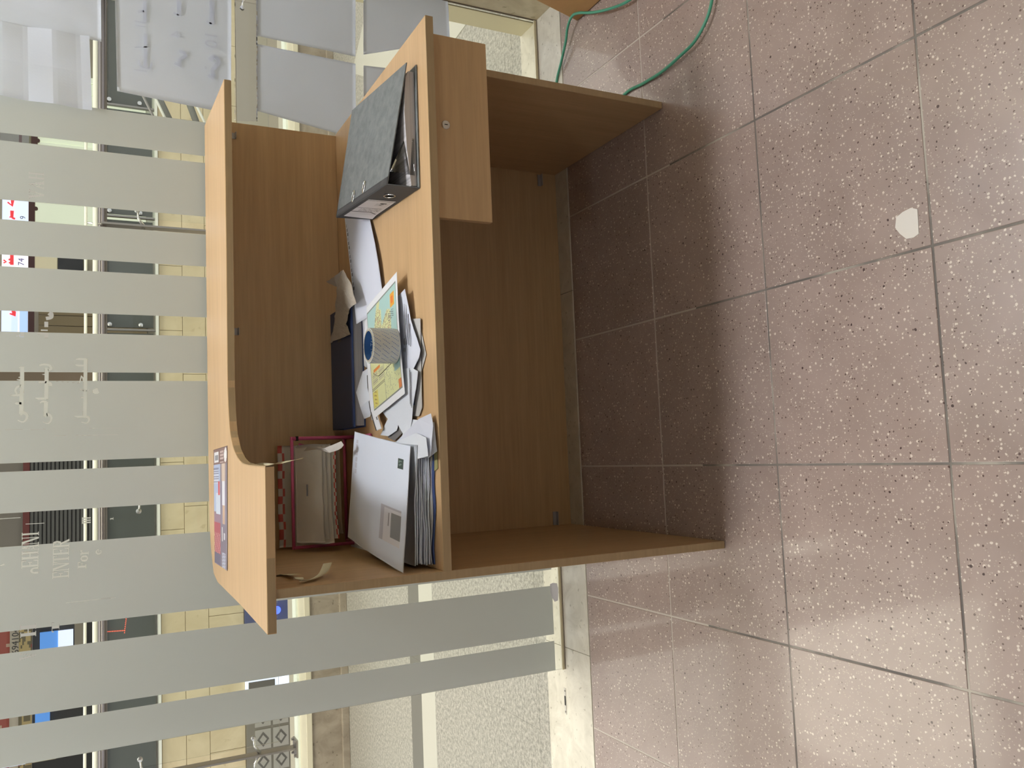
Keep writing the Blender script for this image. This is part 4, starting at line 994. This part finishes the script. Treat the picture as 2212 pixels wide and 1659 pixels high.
# lit-sign shop
s1 = empty('lit_shop', (3.3, SY, .45)); tag(s1, 'shop with glowing white and red sign seen between frosted stripes', 'shop')
BROWN = mat('brown_frame', (.13, .05, .05), .6)
def signcol(u, v):
    c = (.72, .80, 1.0)
    if u < .30 and v < .62: c = (.95, .88, .90) if v < .4 else (.62, .74, 1.0)
    if u < .22 and v < .34: c = (.42, .58, .95)
    if .40 < u < .60: c = (.98, .93, 1.0)
    return c
surf('sign_panel', lambda u, v: (lerp(2.05, 4.75, u), SY-.02, lerp(2.205, 2.565, v)), 40, 16, PRINT_LIT, .05, signcol, s1)
RED = emis('red_sign_ink', (.85, .05, .06), .8); VIO = mat('violet_ink', (.25, .22, .55), .5); GRY = mat('grey_digit', (.35, .38, .45), .5)
def far_strokes(name, lines, m, ox, oy, s, k, parent, y=SY-.03):
    polys = []
    for pts, ws in lines:
        pp = [at(ox+a/s, oy+b/s, Y=y) for a, b in pts]; polys += ribbon2([(p.x, p.z) for p in pp], [x*k for x in ws] if isinstance(ws, list) else ws*k)
    strokes(name, polys, m, y=y, th=.004, parent=parent)
kk = 1/4.61*.00775
far_strokes('red_script', [([(115, 405), (125, 425), (120, 480), (75, 445)], [28, 30, 26, 14]), ([(120, 530), (118, 600), (95, 590)], [30, 26, 16]), ([(120, 600), (150, 612)], 18), ([(75, 400), (60, 415)], 16)], RED, 0, 340, 4.61, kk, s1)
far_strokes('red_script', [([(118, 960), (118, 1070)], 30), ([(118, 1010), (85, 1020)], 16), ([(118, 1040), (88, 1052)], 14), ([(35, 1020), (62, 1040), (35, 1050)], 14), ([(120, 1510), (140, 1545), (150, 1570), (95, 1555)], [20, 34, 30, 10])], RED, 0, 340, 4.61, kk, s1)
def far_text(body, x, y, size, m, parent, yy=SY-.035):
    p = at(x, y, Y=yy); text_mesh(body, size, m, 'sign_text', frame(p, (1, 0, 0), (0, 0, 1)), parent, .002)
far_text('74', 52, 574, .12, VIO, s1); far_text('9', 55, 474, .11, GRY, s1)
box('header', 2.0, 4.8, SY-.05, SY+.02, 2.115, 2.20, BROWN, s1)
for x in (4.27, 3.72, 2.9): lathe('scallop', [(.0005, -.02), (.03, -.02), (.03, .02), (.0005, .02)], BROWN, (x, SY-.02, 2.10), 'Y', 14, s1)
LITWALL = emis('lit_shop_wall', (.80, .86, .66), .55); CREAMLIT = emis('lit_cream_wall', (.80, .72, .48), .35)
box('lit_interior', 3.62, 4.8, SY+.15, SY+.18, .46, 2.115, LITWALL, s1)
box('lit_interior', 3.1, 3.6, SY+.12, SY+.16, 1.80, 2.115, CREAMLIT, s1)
box('dark_screen', 3.1, 3.6, SY+.10, SY+.14, 1.42, 1.79, mat('screen_dark', (.03, .035, .04), .3), s1)
for k in range(6): box('door_panel', 2.05+.17*k, 2.21+.17*k, SY+.05, SY+.09, .46, 2.06, mat('tan_door', (.40, .31, .17), .6) if k == 0 else bpy.data.materials['tan_door'], s1, .004)
# neighbouring shop on the right
s2 = empty('curtained_shop', (5.6, SY, .45)); tag(s2, 'bright shop with pale curtain and brown header near the paper notices', 'shop')
box('header', 4.9, 6.6, SY-.05, SY, 2.08, 2.17, BROWN, s2); lathe('scallop', [(.0005, -.02), (.03, -.02), (.03, .02), (.0005, .02)], BROWN, (5.40, SY-.02, 2.075), 'Y', 14, s2)
box('sign_board', 4.9, 6.6, SY-.04, SY, 2.20, 2.6, mat('pale_board', (.62, .62, .60), .6), s2); box('sign_bar', 4.95, 5.45, SY-.05, SY-.04, 2.30, 2.34, mat('mauve_bar', (.36, .26, .27), .6), s2)
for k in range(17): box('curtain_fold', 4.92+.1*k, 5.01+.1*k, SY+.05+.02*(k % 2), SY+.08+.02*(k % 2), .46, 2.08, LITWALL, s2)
# roller shutter shop
s3 = empty('shuttered_shop', (-.4, SY, .45)); tag(s3, 'closed grey roller shutter with red header across the atrium', 'shop')
box('red_header', -1.35, .55, SY-.06, SY, 2.165, 2.255, mat('red_header', (.30, .07, .06), .6), s3)
SLAT = mat('grey_slat', (.20, .20, .18), .5)
for k in range(17): box('slat', -1.30, .50, SY-.02, SY+.01, 1.18+.0585*k, 1.18+.0585*k+.041, SLAT, s3, .006)
box('shutter_back', -1.3, .5, SY+.011, SY+.02, .46, 2.17, mat('shutter_gap', (.035, .035, .033), .8), s3)
# brownish wall between
s4 = box('pillar', 1.25, 1.95, SY-.1, SY+.1, .45, 3.3, mat('tan_pillar', (.40, .30, .20), .7)); tag(s4, 'tan pillar across the atrium behind the lettering', 'pillar')
# red sign shop on the left
s5 = empty('red_sign_shop', (-3.3, SY, .45)); tag(s5, 'shop with faded red signboard at the far left of the glass', 'shop')
def redcol(u, v): 
    return (.60, .42, .30) if noise.noise(Vector((u*22, v*9, 4))) > .22 else (.42, .10, .07)
surf('sign_panel', lambda u, v: (lerp(-4.9, -1.9, u), SY-.02, lerp(2.42, 3.0, v)), 60, 12, PRINT_DIM, .05, redcol, s5)
surf('number_board', lambda u, v: (lerp(-4.9, -1.9, u), SY-.02, lerp(2.30, 2.42, v)), 4, 2, PRINT_DIM, .05, lambda u, v: (.62, .55, .42), s5)
far_text('694104', 40, 1412, .13, mat('sign_digits', (.08, .08, .07), .6), s5)
def ornate(u, v): 
    return [(.40, .22, .08), (.55, .42, .18), (.18, .15, .08), (.30, .10, .07)][int((noise.noise(Vector((u*18, v*5, 7)))+1)*2) % 4]
surf('ornate_band', lambda u, v: (lerp(-4.9, -1.9, u), SY-.01, lerp(2.12, 2.30, v)), 60, 8, PRINT_DIM, .05, ornate, s5)
box('dark_interior', -4.9, -1.9, SY+.1, SY+.14, .46, 2.12, mat('shop_dark', (.06, .06, .055), .6), s5)
BLUEP = emis('blue_panel', (.10, .30, .75), .7); LITP = emis('lit_panel', (.75, .82, 1.0), .9)
box('blue_display', -2.78, -2.45, SY+.02, SY+.06, 1.77, 2.02, BLUEP, s5); box('white_display', -2.78, -2.45, SY, SY+.04, 1.56, 1.77, LITP, s5)
box('blue_display', -3.86, -3.55, SY+.02, SY+.06, 1.88, 2.08, BLUEP, s5); box('counter_box', -3.5, -2.2, SY-.1, SY+.1, 1.42, 1.54, mat('tan_counter', (.45, .40, .30), .6), s5)
# glowing beads standing in for red lamps mirrored in the tinted glass
led_glint = empty('led_strip', (-2.0, FY, .6)); tag(led_glint, 'strings of tiny red lights reflected in the tinted glass', 'light string')
LEDM = emis('red_led', (1.0, .10, .05), 2.5)
for k in range(9):
    p = at(273-.5*k, 1333+k*4.2, Y=FY+.08); lathe('led', [(.0003, -.004), (.006, 0), (.0003, .004)], LEDM, tuple(p), 'Y', 8, led_glint)
for k in range(13):
    p = at(268-k*3.6, 1362+k*.25, Y=FY+.08); lathe('led', [(.0003, -.004), (.006, 0), (.0003, .004)], LEDM, tuple(p), 'Y', 8, led_glint)
# lower level seen in the void
s6 = empty('lower_shop', (-3.2, FY-.1, -3.5)); tag(s6, 'lower level shop with patterned tiles glimpsed through the doorway', 'shop')
box('tile_wall', -4.6, -3.35, FY-.06, FY+.02, -1.35, -.565, mat('tile_grey', (.24, .22, .17), .6), s6)
PT = mat('pattern_tile', (.42, .40, .34), .5); PD = mat('pattern_dark', (.13, .12, .10), .5)
for i in range(4):
    for j in range(2):
        x = -3.42-.30*i; z = -1.02+.24*j
        box('pattern_tile', x-.13, x+.13, FY-.075, FY-.06, z-.105, z+.105, PT, s6)
        strokes('tile_motif', [[(x-.1, z), (x, z-.08), (x+.1, z), (x, z+.08)]], PD, y=FY-.078, th=.002, parent=s6)
        strokes('tile_motif', [[(x-.06, z), (x, z-.048), (x+.06, z), (x, z+.048)]], PT, y=FY-.081, th=.002, parent=s6)
box('lit_fascia', -3.30, -2.55, FY-.06, FY+.02, -1.2, -.565, LITP, s6)
for k in range(3): box('fascia_bar', -3.28+.22*k, -3.16+.22*k, FY-.08, FY-.06, -.95, -.60, PD, s6)
box('blue_fascia', -2.5, -1.2, FY-.06, FY+.02, -1.2, -.565, mat('blue_fascia', (.08, .10, .22), .4), s6)
lathe('blue_lamp', [(.0005, -.03), (.055, 0), (.0005, .03)], emis('blue_lamp', (.06, .12, .9), 2.5), tuple(at(598, 1318, Y=FY-.12)), 'Y', 16, s6)
box('lower_wall', -8, 10, FY-.02, FY+.2, -3.5, -.565, mat('lower_wall_paint', (.50, .45, .34), .8), s6)
# sloping stair rails behind the first gap
st = empty('stair_rail', (4, 7, .4)); tag(st, 'pale sloping stair rails behind the first clear gap of glass', 'stair rail')
for a, b, m in [((325, 190), (366, 275), RAILWHITE), ((418, 215), (452, 285), RAILWHITE), ((300, 190), (338, 265), STEEL)]:
    tube('rail', [at(*a, Y=7.0), at(*b, Y=7.0)], .014, m, st, 8)
for a, b in [((333, 190), (374, 275)), ((402, 205), (430, 280))]:
    tube('stringer', [at(*a, Y=7.06), at(*b, Y=7.06)], .035, mat('stair_grey', (.20, .20, .17), .5) if 'stair_grey' not in bpy.data.materials else bpy.data.materials['stair_grey'], st, 8)

for px_ in ((366, 275), (452, 285)):
    q_ = at(*px_, Y=7.03); tube('newel', [(q_.x, q_.y, -3.5), (q_.x, q_.y, q_.z+.03)], .03, STEEL, st, 8)

sk = empty('skylight', (1, 6.2, 5.4)); tag(sk, 'luminous skylight panel high above the atrium', 'skylight')
box('frame', -6.1, 8.1, 3.9, 8.6, 5.46, 5.56, LAMPMETAL, sk); box('diffuser', -6, 8, 4.0, 8.5, 5.44, 5.46, emis('skylight_diffuser', (1.0, .97, .86), 1.5), sk)  # unseen glowing panel, added to lift the far fascia and shopfronts
